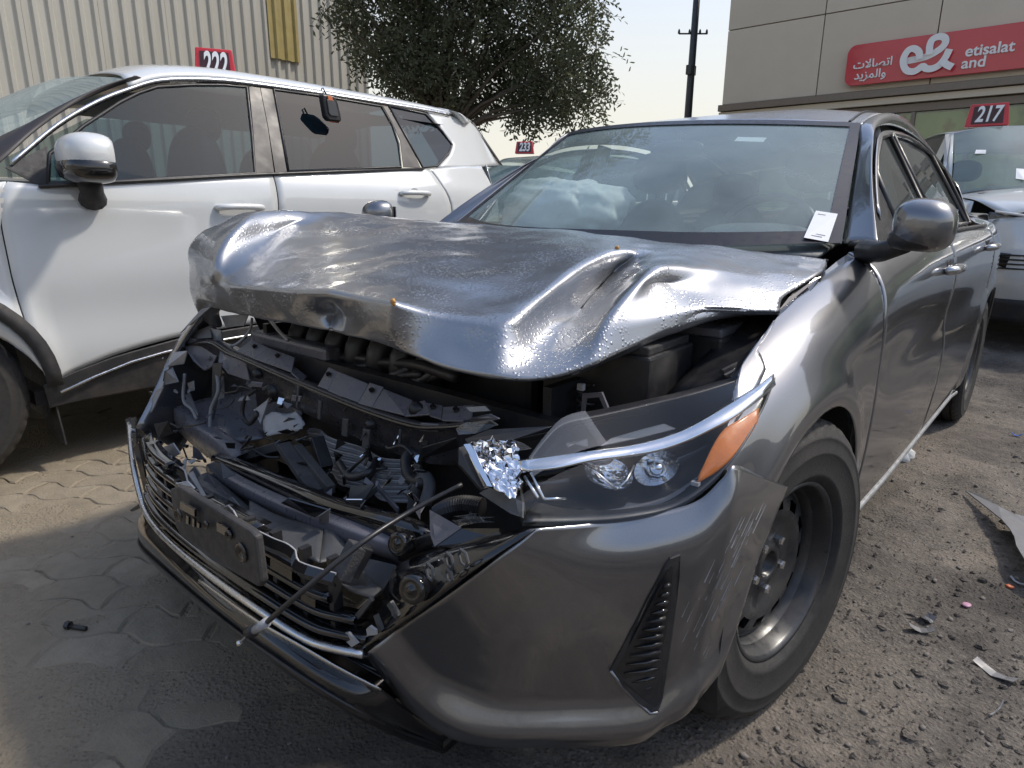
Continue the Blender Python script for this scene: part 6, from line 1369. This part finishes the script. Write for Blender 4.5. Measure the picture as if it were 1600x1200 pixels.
lump('bottle_cap', 1510, 946, .013, simple('pink_plastic', (.42, .22, .30), .5), 'dusty pink bottle cap pressed in the dirt', 'bottle cap', .3, amp=.05)
lump('plastic_bag', 1406, 712, .055, MT['bag'], 'crumpled white plastic bag under the sedan sill', 'bag', .7, amp=.8)
lump('paper_scrap', 1577, 918, .010, MT['orange'], 'orange brown crumb of rubbish near a pale splinter', 'scrap')
MT['stone'] = simple('dusty_stone', (.17, .15, .13), .9, var=.4, bumps=.6, bscale=120)
for k in range(70):
    u, v = r3.uniform(1130, 1600), r3.uniform(700, 1195)
    if u < 1330 and v < 1110: continue
    lump('pebble', u, v, r3.uniform(.003, .009), MT['stone'], 'small dusty pebble scattered on the dirt beside the sedan', 'pebble', .6, 'pebbles on the dirt')
for k in range(26):
    u, v = r3.uniform(0, 560), r3.uniform(720, 1195)
    if v < 780+.8*(u-150) and u > 150: continue
    lump('pebble', u, v, r3.uniform(.002, .005), MT['stone'], 'tiny pebble on the dusty paving before the sedan', 'pebble', .6, 'pebbles on the paving')
# fallen bolt
p = gp_(125, 985); bo = thing('fallen_bolt', 'dark dropped bolt lying on the dusty paving', 'bolt', (p[0], p[1], p[2]+.008)); bo.rotation_euler.z = .5
MB().tube([(-.03, 0, 0), (.02, 0, 0)], .0062, 10).build('shank', MT['black'], bo, True); MB().lathe([(0, 0), (.011, 0), (.011, .012), (0, .012)], (-.04, 0, .002), (1, 0, 0), 6).build('head', MT['black'], bo)
p = gp_(207, 790); 
# loose crumbs of soil, uncountable
cb = MB()
for k in range(2000):
    u, v = r3.uniform(1050, 1640), r3.uniform(640, 1230)
    if u < 1180 and v < 1130: continue
    q = gp_(u, v); r = r3.uniform(.0012, .0042)*(1 if r3.random() < .93 else 2)
    d = [Vector((r3.gauss(0, 1), r3.gauss(0, 1), r3.gauss(0, 1))).normalized()*r*r3.uniform(.7, 1.3) for _ in range(4)]
    c = Vector(q)+Vector((0, 0, r*.4)); cb.add([c+Vector((r, 0, 0)), c+Vector((-r*.6, r, 0)), c+Vector((-r*.6, -r, 0)), c+Vector((0, 0, r*1.1)), c-Vector((0, 0, r*.5))], [(0, 1, 3), (1, 2, 3), (2, 0, 3), (1, 0, 4), (2, 1, 4), (0, 2, 4)])
for k in range(170):       # clods kicked up along the car
    u, v = r3.uniform(1150, 1640), r3.uniform(600, 1230)
    if u < 1290 and v < 1110 or u < 1500 and v < 700: continue
    q = gp_(u, v); r = r3.uniform(.005, .015)*(1 if r3.random() < .9 else 1.7); c = Vector(q); n = 7; Vc = []
    for ring, (rr, hh) in enumerate(((1.1, -.25), (.95, .22), (.5, .48))):
        Vc += [c+Vector((math.cos(6.283*j/n+ring*.4)*r*rr*r3.uniform(.7, 1.25), math.sin(6.283*j/n+ring*.4)*r*rr*r3.uniform(.6, 1.1), r*hh*r3.uniform(.6, 1.2))) for j in range(n)]
    cb.add(Vc, [(L*n+j, L*n+(j+1) % n, (L+1)*n+(j+1) % n, (L+1)*n+j) for L in (0, 1) for j in range(n)]+[tuple(range(2*n, 3*n))])
crumbs = cb.build('soil_crumbs', MT['dirt']); tag(crumbs, 'loose soil crumbs and grit over the dirt beside the sedan', 'soil', kind='stuff')
